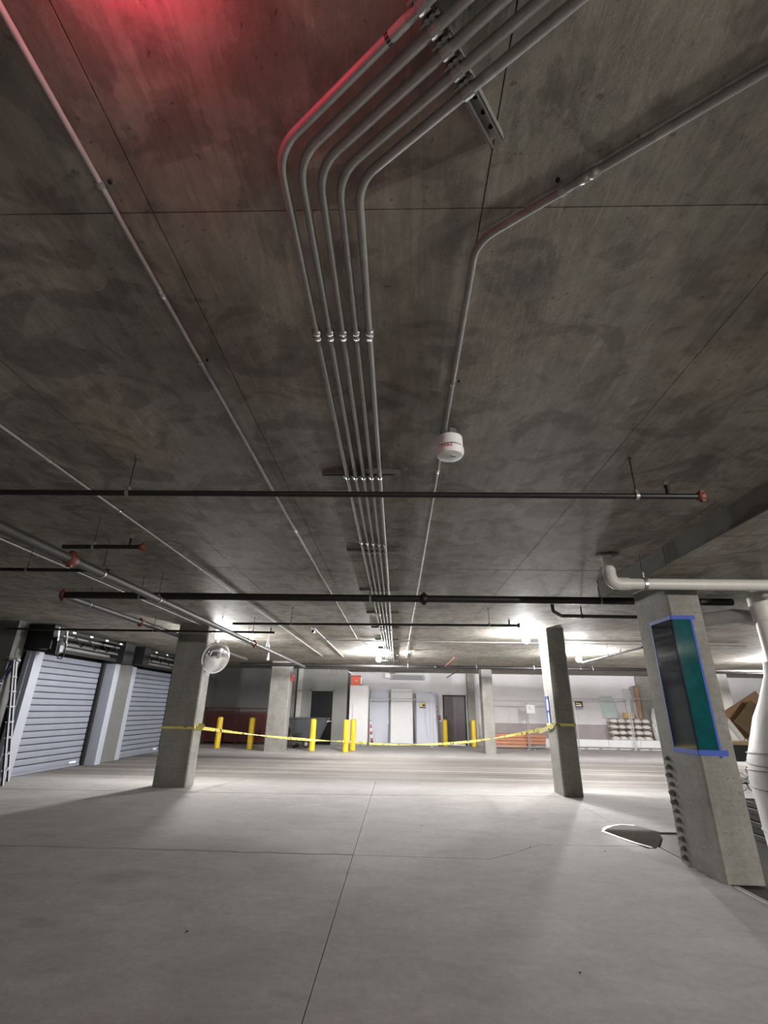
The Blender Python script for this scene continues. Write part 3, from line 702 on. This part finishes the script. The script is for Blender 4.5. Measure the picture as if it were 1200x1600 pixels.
# ------------------------------------------------------------------ step ladder
ld = thing('step_ladder', 'blue and silver step ladder standing open at the left edge', 'ladder', (-7.85, 10.78, 0), 0)
A0, A1 = V((.17, -.30, 0)), V((-.16, .27, 0)); T0, T1 = V((-.30, -.36, 2.34)), V((-.48, -.05, 2.34))
for a, b in ((A0, T0), (A1, T1)):
    d_ = (b-a)
    MB().ribbon([a, b], lambda i: V((.5, .86, 0))*.012, .038).build('rail', M_BLUEF, ld)
    e_ = V((.86, -.5, 0))*.045; MB().ribbon([a+e_, b+e_], lambda i: V((.5, .86, 0))*.013, .004).build('rail_edge', M_ALU, ld)
    MB().tube([a, a+d_*.03], .03, 8).build('foot', M_RUB, ld)
for k in range(7):
    f = .11+k*.125
    MB().ribbon([A0+(T0-A0)*f, A1+(T1-A1)*f], lambda i: V((.86, .5, 0))*.045, .013).build('step', M_ALU, ld)
B0, B1 = A0+V((-.95, -.55, 0)), A1+V((-.95, -.55, 0))
for a, b in ((B0, T0), (B1, T1)):
    MB().ribbon([a, b], lambda i: V((.5, .86, 0))*.012, .028).build('rear_rail', M_BLUEF, ld)
for f in (.15, .5, .8): MB().tube([B0+(T0-B0)*f, B1+(T1-B1)*f], .014, 6).build('rear_bar', M_ALU, ld)
MB().obox((T0+T1)/2+V((0, 0, .02)), (.42, .16, .05), (0, 0, math.atan2(T1.y-T0.y, T1.x-T0.x)), .01).build('top_cap', M_GREYB, ld)

# ------------------------------------------------------------------ convex mirror
nrm_ = V((.80, -.60, -.25)).normalized()
rotm = nrm_.to_track_quat('Z', 'Y').to_matrix()
mi = thing('convex_mirror', 'round convex safety mirror hanging on the left column', 'mirror', (-4.03, 10.98, 2.5))
prof = [(.32, -.01)]+[(0.32*math.cos(a), .085*math.sin(a)) for a in [k*PI/2/8 for k in range(0, 8)]]+[(.004, .085)]
MB().lathe(prof, 32, mx=rotm).build('mirror_face', M_CHROME, mi)
MB().lathe([(.31, -.03), (.34, -.03), (.345, .0), (.33, .014), (.315, .006)], 32, mx=rotm).build('rim', M_WHITE, mi)
MB().lathe([(.32, -.02), (.2, -.035), (.02, -.04)], 24, mx=rotm).build('back_plate', M_GREYB, mi)
MB().tube([-nrm_*.04, V((-.17, -.0, .12))], .015, 8).build('bracket_arm', M_STEEL, mi)
MB().box((-.172, -.05, .05), (-.166, .06, .2)).build('bracket_plate', M_STEEL, mi)

# ------------------------------------------------------------------ caution tape
def drape(a, b, sag, n=24):
    a, b = V(a), V(b); return [a+(b-a)*(k/n)-V((0, 0, sag*4*(k/n)*(1-k/n))) for k in range(n+1)]
P = drape((-4.05, 10.75, 1.1), (.2, 17.5, .62), .0, 26)[:]
ct = thing('caution_tape', 'yellow caution tape strung between the two middle columns past the bollards', 'tape', (0, 0, 0))
run = drape((-4.18, 10.74, 1.1), (-1.9, 19.76, .38), .06, 30)+drape((-1.9, 19.76, .38), (2.2, 16.5, .62), .10, 20)[1:]+drape((2.2, 16.5, .62), (3.2, 10.9, 1.22), .02, 20)[1:]
MB().ribbon(run, lambda i: V((math.sin(i*.55)*.008, 0, .026*abs(math.cos(i*.19))+.008)), .001).build('strip', M_TAPE, ct)
MB().box((-4.885, 10.757, 1.06), (-4.185, 10.766, 1.105)).box((-4.195, 10.757, 1.06), (-4.187, 11.23, 1.105)).build('wrap', M_TAPE, ct)
MB().ribbon([V((-4.14, 10.7, 1.1)), V((-4.05, 10.72, 1.06)), V((-3.98, 10.75, 1.12)), V((-4.1, 10.74, 1.14))], lambda i: V((0, .01, .035)), .002).build('knot', M_TAPE, ct)
MB().box((3.21, 10.706, 1.25), (3.61, 10.714, 1.30)).box((3.205, 10.706, 1.24), (3.213, 11.36, 1.29)).build('wrap', M_TAPE, ct)
MB().ribbon([V((3.2, 10.78, 1.27)), V((3.1, 10.95, 1.2)), V((3.0, 11.1, 1.13)), V((2.93, 11.2, 1.16)), V((3.05, 11.05, 1.16))], lambda i: V((0, .01, .04)), .003).build('knot', M_TAPE, ct)

# ------------------------------------------------------------------ bollards
bol = None
for (x, y, lab) in [(-7.0, 20.55, 'leftmost yellow bollard, before the maroon railing'), (-5.66, 20.35, 'yellow bollard before the maroon railing, nearest the pale column'),
                    (-3.22, 20.1, 'yellow bollard in front of the dark bin'), (-1.93, 19.9, 'yellow bollard left of the tall white cabinet, the nearer of the pair'),
                    (-1.74, 20.75, 'yellow bollard standing right behind another by the white cabinet'), (2.2, 24.3, 'yellow bollard in front of the dark plum door'),
                    (3.5, 24.3, 'rightmost yellow bollard beside the slim back column')]:
    if bol is None:
        bol = thing('bollard', lab, 'bollard', (x, y, 0), group='yellow bollards')
        MB().lathe([(.112, 0), (.112, 1.06), (.105, 1.095), (.075, 1.118), (.02, 1.125)], 20).build('post', M_YEL, bol)
        MB().lathe([(.135, 0), (.135, .006), (.113, .012)], 20).build('base_ring', M_COL, bol)
    else:
        o = copy_tree(bol); o.location = (x, y, 0); o['label'] = lab

# ------------------------------------------------------------------ maroon railing at the back left
rl = thing('railing', 'maroon barred railing along the dark wall at the back left', 'railing', (-8.4, 22.6, 0))
for z in (1.42, 1.24, .12): MB().box((0, -.025, z), (2.85, .025, z+.05), .004).build('rail', M_MAROON, rl)
MB().box((0, .04, .1), (2.85, .05, 1.22)).build('back_sheet', M_MAROON, rl)
bm_ = None
for k in range(28):
    x = .05+k*.1
    if bm_ is None: o = MB().box((-.012, -.012, .12), (.012, .012, 1.26)).build('bar', M_MAROON, rl); bm_ = o.data
    else: o = bpy.data.objects.new('bar', bm_); COL.objects.link(o); o.parent = rl
    o.location = (x, 0, 0)
for x in (0, 1.42, 2.82): MB().box((x, -.03, 0), (x+.06, .03, 1.48), .004).build('post', M_MAROON, rl)

# ------------------------------------------------------------------ dark rolling bin
bn = thing('rolling_bin', 'dark grey wheeled tilt bin in front of the black door', 'bin', (-3.65, 21.7, 0))
t = bmesh.new()
def ring(z, x0, x1, y0, y1): return [t.verts.new(p) for p in ((x0, y0, z), (x1, y0, z), (x1, y1, z), (x0, y1, z))]
rgs = [ring(.28, -.58, .42, -.36, .36), ring(1.10, -.78, .76, -.46, .46), ring(1.10, -.74, .72, -.42, .42), ring(.34, -.54, .40, -.33, .33)]
for a, b in zip(rgs, rgs[1:]):
    for k in range(4): t.faces.new((a[k], a[(k+1) % 4], b[(k+1) % 4], b[k]))
t.faces.new(rgs[0][::-1]); t.faces.new(rgs[-1])
mb = MB(); mb.merge(t); mb.build('tub', M_CHAR, bn)
MB().box((-.83, -.5, 1.08), (.81, -.42, 1.14), .012).box((-.83, .42, 1.08), (.81, .5, 1.14), .012).box((-.83, -.5, 1.08), (-.75, .5, 1.14), .012).box((.73, -.5, 1.08), (.81, .5, 1.14), .012).build('rim', M_CHAR, bn)
MB().tube([(.76, -.3, 1.0), (.95, -.3, 1.02), (.95, .3, 1.02), (.76, .3, 1.0)], .02, 8).build('handle', M_STEEL, bn)
for s_ in (-1, 1):
    w_ = MB().tube([(.0, s_*.36, .17), (.0, s_*.43, .17)], .17, 20).build('wheel', M_RUB, bn); MB().tube([(.0, s_*.355, .17), (.0, s_*.44, .17)], .07, 12).build('hub', M_STEEL, w_)
    MB().tube([(-.5, s_*.25, .07), (-.5, s_*.3, .07)], .07, 14).build('caster', M_RUB, bn)
    MB().box((-.52, s_*.24, .07), (-.48, s_*.31, .29)).build('caster_fork', M_STEEL, bn)
    MB().tube([(-.55, s_*.3, .25), (-.1, s_*.36, .17), (.35, s_*.3, .25)], .02, 8).build('frame', M_STEEL, bn)
MB().tube([(-.75, -.25, .3), (-.95, -.25, .1), (-.95, .25, .1), (-.75, .25, .3)], .018, 8).build('foot_bar', M_STEEL, bn)

# ------------------------------------------------------------------ back wall: doors, boards, cabinet
def wall_door(name, x0, x1, y, h, m, frame, label):
    o = bpy.data.objects.new(name, None); COL.objects.link(o); o.location = (x0, y, 0); o['kind'] = 'structure'; o['label'] = label
    w_ = x1-x0
    MB().box((.03, -.02, .01), (w_-.03, .0, h-.03), .003).build('leaf', m, o)
    MB().box((-.04, -.03, 0), (.03, .0, h+.03)).box((w_-.03, -.03, 0), (w_+.04, .0, h+.03)).box((-.04, -.03, h-.03), (w_+.04, .0, h+.03)).build('frame', frame, o)
    return o, w_
dr, w_ = wall_door('door_1', -3.98, -2.93, 23.597, 2.27, M_BDOOR, M_WALLG, 'black steel door in the grey back wall')
MB().tube([(w_-.12, -.02, 1.0), (w_-.12, -.07, 1.0), (w_-.24, -.07, 1.0)], .014, 8).build('handle', M_STEEL, dr)
MB().box((.03, -.024, 1.1), (w_-.03, -.02, 1.11)).build('panel_seam', M_INK, dr)
dr, w_ = wall_door('door_2', 2.22, 3.25, 24.982, 2.17, M_PDOOR, M_BLACK, 'dark plum door in the white back wall')
MB().box((.09, -.05, .98), (.15, -.02, 1.26), .004).tube([(.12, -.04, 1.05), (.12, -.1, 1.05), (.26, -.1, 1.05)], .014, 8).build('handle', M_BLACK, dr)
MB().box((.1, -.03, -.0), (w_-.05, -.025, .06)).build('kick_plate', M_ALU, dr)
cp = thing('call_point', 'small red call point on the wall left of the plum door', 'call point', (2.02, 24.98, 1.2))
MB().box((-.05, -.05, -.06), (.05, 0, .08), .008).build('housing', M_RED, cp); MB().lathe([(.04, 0), (.03, .04)], 10, (0, -.05, -.1), Matrix.Rotation(PI/2, 3, 'X')).build('bell_cup', M_BLACK, cp)
for z in (1.45, 1.65): MB().box((-.03-.12, -.03, z-1.2), (.02-.1, 0, z-1.15)).build('switch', M_GREYB, cp)

cb = thing('cabinet', 'tall plain white cabinet against the end of the grey wall', 'cabinet', (-2.2, 24.1, 0))
MB().box((0, -.42, .08), (.86, .42, 2.52), .008).build('body', M_WHITE, cb)
MB().box((.01, -.445, .12), (.85, -.425, 2.5), .004).build('door', M_WHITE, cb)
MB().box((.03, -.38, 0), (.83, .38, .08)).build('plinth', M_GREYB, cb)
MB().tube([(.16, -.45, 1.1), (.16, -.48, 1.12), (.16, -.48, 1.7), (.16, -.45, 1.72)], .007, 6).build('handle', M_GREYB, cb)
for k, x in enumerate((.18, .36, .62)):
    MB().obox((x, -.50, .035), (.1, .12, .07), (0, 0, .3*k), .01).build('foot', M_GREYB, cb)
oc = thing('orange_crate', 'orange-red crate on top of the tall white cabinet', 'crate', (-1.98, 24.0, 2.52))
MB().box((-.2, -.2, 0), (.22, .2, .40), .012).build('body', M_ORANGE, oc); MB().box((-.22, -.22, .38), (.24, .22, .44), .008).build('lid', M_RED, oc); MB().box((.23, -.15, .05), (.33, .15, .36), .01).build('white_side_box', M_WHITE, oc)
MB().obox((.05, -.21, .2), (.14, .01, .05), (0, -.4, 0)).build('mark', M_YSIGN, oc)
wbd = thing('white_strip_board', 'white strip board tilted against the wall end above the orange crate', 'board', (-2.2, 23.8, 2.97))
MB().obox((0, 0, .1), (.42, .14, .05), (0, .45, 0), .006).build('board', M_WHITE, wbd)
def leaning(name, x0, x1, yb, yt, h, th, label, m, cat):
    a = math.atan2(yt-yb, h); t = thing(name, label, cat, (x0, yb, 0), rot=(-a, 0, 0))
    MB().box((0, 0, .02), (x1-x0, th, h), .004).build('slab', m, t); return t, x1-x0
t_, w_ = leaning('door_slab', -1.29, -.42, 24.45, 24.85, 2.38, .05, 'pale blue-grey door slab leaning between the cabinet and the white door', M_LDOOR, 'door slab')
MB().box((.0, -.02, 2.3), (w_, 0, 2.38)).box((0, -.02, .02), (.05, 0, 2.38)).box((w_-.05, -.02, .02), (w_, 0, 2.38)).box((0, -.02, .02), (w_, 0, .1)).build('frame_strip', M_LDOOR, t_)
MB().box((w_-.02, -.03, .9), (w_+.02, .0, 1.05)).build('latch', M_STEEL, t_)
t_, w_ = leaning('door_slab', -.30, .72, 24.2, 24.72, 2.47, .16, 'white boxed door with dark edge leaning on the back wall', M_WHITE, 'door slab')
MB().box((0, -.02, 2.40), (w_, 0, 2.47), .003).box((w_-.05, -.02, .02), (w_, 0, 2.47), .003).box((0, -.02, .02), (.05, 0, 2.47), .003).build('frame_strip', M_WHITE, t_)
MB().box((w_+.001, .0, .02), (w_+.012, .16, 2.44)).build('edge_strip', M_GREYB, t_)
MB().box((.05, -.006, 2.34), (w_-.05, 0, 2.36)).build('top_groove', M_GREYB, t_)
t_, w_ = leaning('door_slab', .90, 1.84, 24.15, 24.7, 2.32, .06, 'pale door with a small yellow sign leaning left of the plum door', M_LDOOR, 'door slab')
MB().box((w_*.66, -.004, .02), (w_*.675, 0, 1.95)).build('groove', M_GREYB, t_)
MB().box((-.02, -.01, .02), (.0, .07, 2.32)).build('edge_strip', M_GREYB, t_)
MB().obox((w_*.72, .03, 2.35), (.08, .06, .06), (0, 0, 0), .005).build('closer_bracket', M_GREYB, t_)
sg = MB().box((.15, -.01, 1.62), (.46, -.004, 1.88)).build('sign', M_GREYB, t_)
MB().box((.17, -.014, 1.70), (.44, -.01, 1.86)).build('sign_face', M_YSIGN, sg); MB().box((.28, -.018, 1.72), (.42, -.014, 1.80)).box((.18, -.018, 1.64), (.42, -.014, 1.68)).build('sign_print', M_INK, sg)
rp = thing('striped_barricade', 'red and white striped barricade leg leaning beside the cabinet', 'barricade', (-1.12, 24.1, 0), rot=(-.1, -.14, 0))
for k in range(6): MB().box((-.05, -.015, .15+k*.14), (.05, .015, .15+k*.14+.14)).build('stripe', M_RED if k % 2 == 0 else M_WHITE, rp)
MB().box((-.06, -.02, 0), (.06, .02, .16), .004).build('foot', M_BLACK, rp); MB().obox((.0, 0, 1.03), (.12, .03, .1), (0, .5, 0), .006).build('head', M_GREYB, rp)
hb = thing('wall_heater', 'long grey box unit high on the back wall beneath the far pipe', 'wall unit', (-.6, 24.98, 2.86))
MB().box((.25, -.3, 0), (1.9, 0, .22), .01).build('case', M_GREYB, hb); MB().box((0, -.28, .06), (.25, 0, .28), .01).build('end_box', M_WHITE, hb)
for k in range(4): MB().box((.35, -.305, .03+k*.045), (1.8, -.298, .05+k*.045)).build('louvre', M_WALLD, hb)
dw = thing('downpipe', 'pale square downpipe on the grey back wall right of the pale column', 'pipe', (-4.5, 23.5, 0))
MB().box((-.1, -.1, .9), (.1, .095, H), .008).build('pipe', M_PVC, dw); MB().box((-.12, -.11, 2.2), (.12, .095, 2.26)).build('bracket', M_GREYB, dw)
fb = thing('fire_strobe', 'red fire strobe on the right side of the pale back column', 'alarm', (-4.18, 19.85, 2.62))
MB().box((0, -.08, -.14), (.09, .08, .14), .01).build('body', M_RED, fb); MB().box((.09, -.05, .0), (.13, .05, .1), .01).build('lens', M_GREYB, fb); MB().lathe([(.07, 0), (.05, .05), (.02, .06)], 14, (.1, -.02, -.07), Matrix.Rotation(PI/2, 3, 'Y')).build('horn', M_RED, fb)
hx = thing('hook_rail', 'row of thin hooks hanging under the ceiling above the black door', 'hooks', (-3.15, 23.1, H))
for k in range(3): MB().tube([(k*.22, 0, 0), (k*.22, 0, -.22), (k*.22+.05, 0, -.27), (k*.22+.1, 0, -.22)], .01, 6).build('hook', M_STEEL, hx)

# ------------------------------------------------------------------ temporary mesh fence
def fence_panel(x0, x1, y, h, label, sp=.11):
    t = thing('mesh_fence', label, 'fence', (x0, y, 0), group='temporary fence panels'); w_ = x1-x0
    for z in (h, .1): MB().tube([(0, 0, z), (w_, 0, z)], .02, 8).build('rail', M_WIRE, t)
    for x in (0, w_): MB().tube([(x, 0, 0), (x, 0, h)], .02, 8).build('post', M_WIRE, t)
    for x in (.1, w_-.1): MB().box((x-.05, -.25, 0), (x+.05, .1, .03), .004).build('foot', M_WIRE, t)
    mb = MB(); n = int((w_+h)/sp)
    for k in range(n):
        c0 = -h+k*sp
        for s_ in (0, 1):
            a = max(0, c0); b = min(w_, c0+h)
            if b-a < .05: continue
            pa, pb = (a, a-c0), (b, b-c0)
            if s_: pa, pb = (w_-pa[0], pa[1]), (w_-pb[0], pb[1])
            mb.tube([(pa[0], .003*s_, .1+pa[1]*(h-.1)/h), (pb[0], .003*s_, .1+pb[1]*(h-.1)/h)], .0013, 3, False)
    o = mb.build('chain_link', M_WIRE, t); o['kind'] = 'stuff'
    return t
fence_panel(-1.25, 1.62, 23.75, 1.97, 'mesh fence panel in front of the leaning doors')
fp = fence_panel(4.15, 5.72, 23.3, 1.95, 'mesh fence panel right of the slim back column')
fp = fence_panel(5.80, 7.9, 23.3, 1.96, 'mesh fence panel with a white sign')
s2 = MB().box((-.05, -.03, 1.45), (.31, -.022, 1.80), .003).build('sign', M_WHITE, fp); MB().box((.06, -.034, 1.64), (.1, -.03, 1.72)).box((.14, -.034, 1.6), (.2, -.03, 1.63)).build('sign_print', M_GREYB, s2)
fp = fence_panel(7.98, 10.6, 24.1, 2.12, 'mesh fence panel with a black notice in front of the cement bags')
s2 = MB().box((.18, -.03, 1.75), (.56, -.022, 2.0), .003).build('sign', M_INK, fp); MB().obox((.37, -.034, 1.9), (.24, .004, .05), (0, .2, 0)).build('sign_print', M_YSIGN, s2); MB().box((.24, -.036, 1.79), (.5, -.03, 1.84)).build('sign_print', M_WHITE, s2)
fence_panel(10.68, 13.0, 24.1, 2.15, 'mesh fence panel farthest right in front of the crumpled plastic')
# white barrier blocks
for k in range(4):
    x = 6.7+k*1.42
    b_ = thing('barrier_block', ['low white barrier block, leftmost, behind the taped middle column', 'low white barrier block, second from left under the fence', 'low white barrier block, third from left under the fence', 'low white barrier block, rightmost under the fence'][k], 'barrier', (x, 24.36, 0), group='white barrier blocks')
    MB().box((.005, -.14, 0), (1.415, .14, .40), .015).build('block', M_WHITE, b_)
    MB().box((.3, -.145, 0), (.45, -.135, .05)).box((.95, -.145, 0), (1.1, -.135, .05)).build('fork_slot', M_GREYB, b_)

# lumber stack
for r_ in range(4):
    for c_ in range(2):
        lab = ['bottom', 'second lowest', 'second highest', 'top'][r_]+' orange timber in the '+['front', 'rear'][c_]+' row of the stack behind the fence'
        dx = random.uniform(-.05, .05); b_ = thing('timber', lab, 'timber', (4.34+dx, 24.0+c_*.34, .14*r_+.02), group='stacked orange timbers')
        ln = 2.3 if r_ != 0 or c_ else 1.45
        MB().box((0, 0, 0), (ln, .32, .125), .008).build('beam', M_WOODO, b_)
        MB().box((.0, .01, .01), (-.003, .31, .115)).build('end_grain', M_WOOD, b_)
gb = thing('grey_block', 'grey concrete block under the right end of the orange timbers', 'block', (5.82, 23.92, .02)); MB().box((0, 0, 0), (.8, .3, .12), .01).build('block', M_GREYB, gb); MB().box((.1, -.004, .03), (.35, 0, .09)).build('hollow', M_WALLD, gb)

# pallets of cement bags
random.seed(5)
def bag_mesh():
    t = bmesh.new(); bmesh.ops.create_cube(t, size=1); bmesh.ops.subdivide_edges(t, edges=list(t.edges), cuts=3, use_grid_fill=True)
    for v in t.verts:
        p = v.co; r = max(0, 1-(abs(p.x)*2)**2.5*.35); q = max(0, 1-(abs(p.x)*2)**3*.75)*max(.35, 1-(abs(p.y)*2)**6*.3)
        p.z *= q
        if p.z < 0: p.z *= .4
    for f in t.faces: f.smooth = True
    mb = MB(); mb.merge(t, Matrix.Diagonal((.345, .43, .25, 1))); return mb
bmesh0 = None
for L in range(4):
    z0 = .375+L*.245
    pl = thing('pallet', ['lowest', 'second lowest', 'second highest', 'highest'][L]+' pallet in the stack of cement bags', 'pallet', (9.86, 24.53, z0-.02), group='pallets under the cement bags')
    for k in range(5): MB().box((0, .0+k*.09, .0), (1.85, .07+k*.09, .018)).build('board', M_WOOD, pl)
    for x in (0, .88, 1.75): MB().box((x, 0, -.028), (x+.1, .43, 0)).build('block', M_WOOD, pl)
    for k in range(5):
        lab = 'white cement bag, '+['leftmost', 'second from left', 'middle', 'second from right', 'rightmost'][k]+' in the '+['bottom', 'second lowest', 'second highest', 'top'][L]+' layer of the stack'
        if bmesh0 is None: o = bag_mesh().build('cement_bag', M_BAG); bmesh0 = o.data
        else: o = bpy.data.objects.new('cement_bag', bmesh0); COL.objects.link(o)
        o.location = (9.86+.19+k*.365, 24.745, z0+.050); o.rotation_euler = (0, 0, random.uniform(-.03, .03))
        tag(o, lab, 'bag', 'cement bags on pallets')
tag(MB().box((9.8, 24.52, 0), (11.75, 24.98, .32), .01).build('storage_platform', M_WALLD), 'dark low platform under the stack of cement bags', 'platform')
tb = thing('foam_block', 'tan foam block on top of the cement bags', 'block', (10.72, 24.55, 1.31)); MB().box((-.2, -.15, 0), (.22, .15, .24), .02).build('block', M_TAN, tb); MB().box((-.2, -.153, .1), (.22, -.15, .11)).build('seam', M_CARD, tb)
def lean_sheet(name, label, x0, x1, z0, h, dx, m, cat, th=.012, y=24.72):
    t = thing(name, label, cat, (x0, y, z0), rot=(-.06, 0, 0))
    w_ = x1-x0; mb = MB(); q = [(0, 0), (w_, 0), (w_-dx, h), (-dx, h)]
    a = [mb.bm.verts.new((x, 0, z)) for x, z in q]; b = [mb.bm.verts.new((x, th, z)) for x, z in q]
    mb.bm.faces.new(a); mb.bm.faces.new(b[::-1])
    for k in range(4): mb.bm.faces.new((a[k], a[(k+1) % 4], b[(k+1) % 4], b[k]))
    mb.build('sheet', m, t); MB().box((-dx, -.006, h-.02), (w_-dx, th+.006, h), .003).build('edge_trim', M_GREYB, t); return t
lean_sheet('glass_sheet', 'greenish glass sheet leaning on the wall behind the cement bags', 9.75, 10.4, 1.3, .95, .12, M_GLASS, 'glass', y=24.82)
lean_sheet('clear_sheet', 'tall pale clear sheet leaning left of the cardboard tube', 10.85, 11.2, 1.3, 1.3, .03, M_CLEAR, 'sheet', y=24.86)
ctb = thing('cardboard_tube', 'tall brown cardboard tube standing on the cement bags', 'tube', (11.32, 24.6, 1.31)); MB().lathe([(.11, 0), (.11, 1.42)], 16).build('tube', M_CARD, ctb); MB().lathe([(.112, 1.38), (.112, 1.43)], 16).build('end_ring', M_WALLD, ctb)
wpl = thing('white_post', 'pale wrapped post right of the cardboard tube behind the fence', 'post', (12.6, 24.75, 0)); MB().lathe([(.16, 0), (.15, 2.4), (.12, 3.0)], 14).build('wrap', M_PVC, wpl); MB().lathe([(.165, 1.4), (.165, 1.45)], 14).build('band', M_GREYB, wpl)
random.seed(9)
t = bmesh.new(); bmesh.ops.create_icosphere(t, subdivisions=4, radius=1)
for v in t.verts:
    n = V((v.co.x, v.co.y, v.co.z)); k = 1+.16*math.sin(9*n.x+5*n.z)*math.cos(7*n.y-4*n.z)+random.uniform(-.06, .06); v.co = V((n.x*.26*k, n.y*.15*k, n.z*.92*(1+.05*math.sin(8*n.x))))
mb = MB(); mb.merge(t); o = mb.build('crumpled_plastic', M_PLASTIC); o.location = (12.1, 24.69, .93); tag(o, 'crumpled clear plastic sheeting heaped right of the cement bags', 'plastic sheet')

# ------------------------------------------------------------------ stored things at the far right, behind the near column
cs = lambda *a: lean_sheet(*a)
def lean2(name, label, x, y, z0, w_, h, ry, m, cat, th=.01):
    t = thing(name, label, cat, (x, y, z0), rot=(-.08, ry, 0))
    MB().box((0, 0, 0), (w_, th, h), .002).build('sheet', m, t); MB().box((0, -.002, h-.012), (w_, 0, h)).build('edge', m, t); return t
lean2('cardboard_sheet', 'wide brown cardboard sheet leaning behind the near column', 5.92, 9.2, 1.12, .75, .5, -.5, M_CARD, 'cardboard')
lean2('cardboard_sheet', 'smaller dark cardboard flap in front of the wide sheet', 5.98, 9.0, 1.12, .5, .4, -.75, mat('cardboard_dark', (.17, .12, .06), .8, noise=.2, scale=5), 'cardboard')
wt = thing('paper_roll', 'white paper roll leaning beside the brown cardboard', 'roll', (5.72, 8.95, 1.14), rot=(0, -.55, 0)); MB().tube([(0, 0, 0), (0, 0, .34)], .045, 12).build('roll', M_WHITE, wt); MB().tube([(0, 0, .34), (0, 0, .345)], .02, 10).build('core', M_CARD, wt)
tbx = thing('work_shelf', 'black shelf unit with cables behind the near column', 'shelf', (5.35, 8.8, 0))
MB().box((0, 0, 1.06), (.85, .6, 1.11), .006).build('top', M_WOOD, tbx)
MB().box((0.02, .02, .82), (.83, .58, 1.06), .006).build('drawer_box', M_BLACK, tbx)
for x in (.03, .78):
    for y in (.03, .52): MB().box((x, y, 0), (x+.04, y+.04, .85)).build('leg', M_BLACK, tbx)
for z in (.15, .5): MB().box((.03, .03, z), (.82, .56, z+.025)).build('shelf', M_BLACK, tbx)
random.seed(2)
for k in range(7):
    c0 = V((.1+random.uniform(0, .3), .02, .6+random.uniform(-.1, .15))); r = random.uniform(.06, .13)
    o = MB().tube([c0+V((math.cos(a)*r, random.uniform(-.04, .0), math.sin(a)*r)) for a in [2*PI*q/16 for q in range(17)]], .006, 6, False).build('cable_coil', M_WIRE if k % 2 else M_RUB, None)
    o.location = (5.35, 8.8, 0); tag(o, ['lowest', 'second', 'third', 'fourth', 'fifth', 'sixth', 'highest'][k]+' loop of loose cable on the black shelf', 'cable', 'cable loops')
bb = thing('black_bag', 'black bag on the shelf behind the wrapped bundle', 'bag', (6.42, 8.7, 1.112))
t = bmesh.new(); bmesh.ops.create_cube(t, size=1); bmesh.ops.subdivide_edges(t, edges=list(t.edges), cuts=4, use_grid_fill=True)
for v in t.verts: v.co.x *= .5*(1+v.co.z*.4); v.co.y *= .2; v.co.z = (v.co.z+.5)*.62+.04*math.sin(v.co.x*15)
mb = MB(); mb.merge(t); mb.build('body', M_RUB, bb)
MB().tube([(-.12, -.18, .05), (-.14, -.2, .3), (-.06, -.2, .42), (.02, -.2, .3)], .035, 8).build('orange_strap', M_ORANGE, bb)
sp = thing('steel_bars', 'thin dark steel bars leaning against the white wall at far right', 'bars', (16.05, 24.6, 0), rot=(-.08, -.32, 0))
for k in range(3): MB().box((k*.09, 0, 0), (k*.09+.05, .03, 2.85-k*.05)).build('bar', [M_WHITE, M_WALLD, M_GREYB][k], sp)
pk = None
for k in range(6):
    lab = ['lowest', 'second lowest', 'third lowest', 'third highest', 'second highest', 'highest'][k]+' dark plank of the pile right of the near column'
    o = MB().box((0, 0, 0), (1.6, .5, .07), .006).build('plank', M_DARKFL); o.location = (4.75+.03*(k % 2), 7.3+.02*k, -.018+k*.076); tag(o, lab, 'plank', 'pile of dark planks')
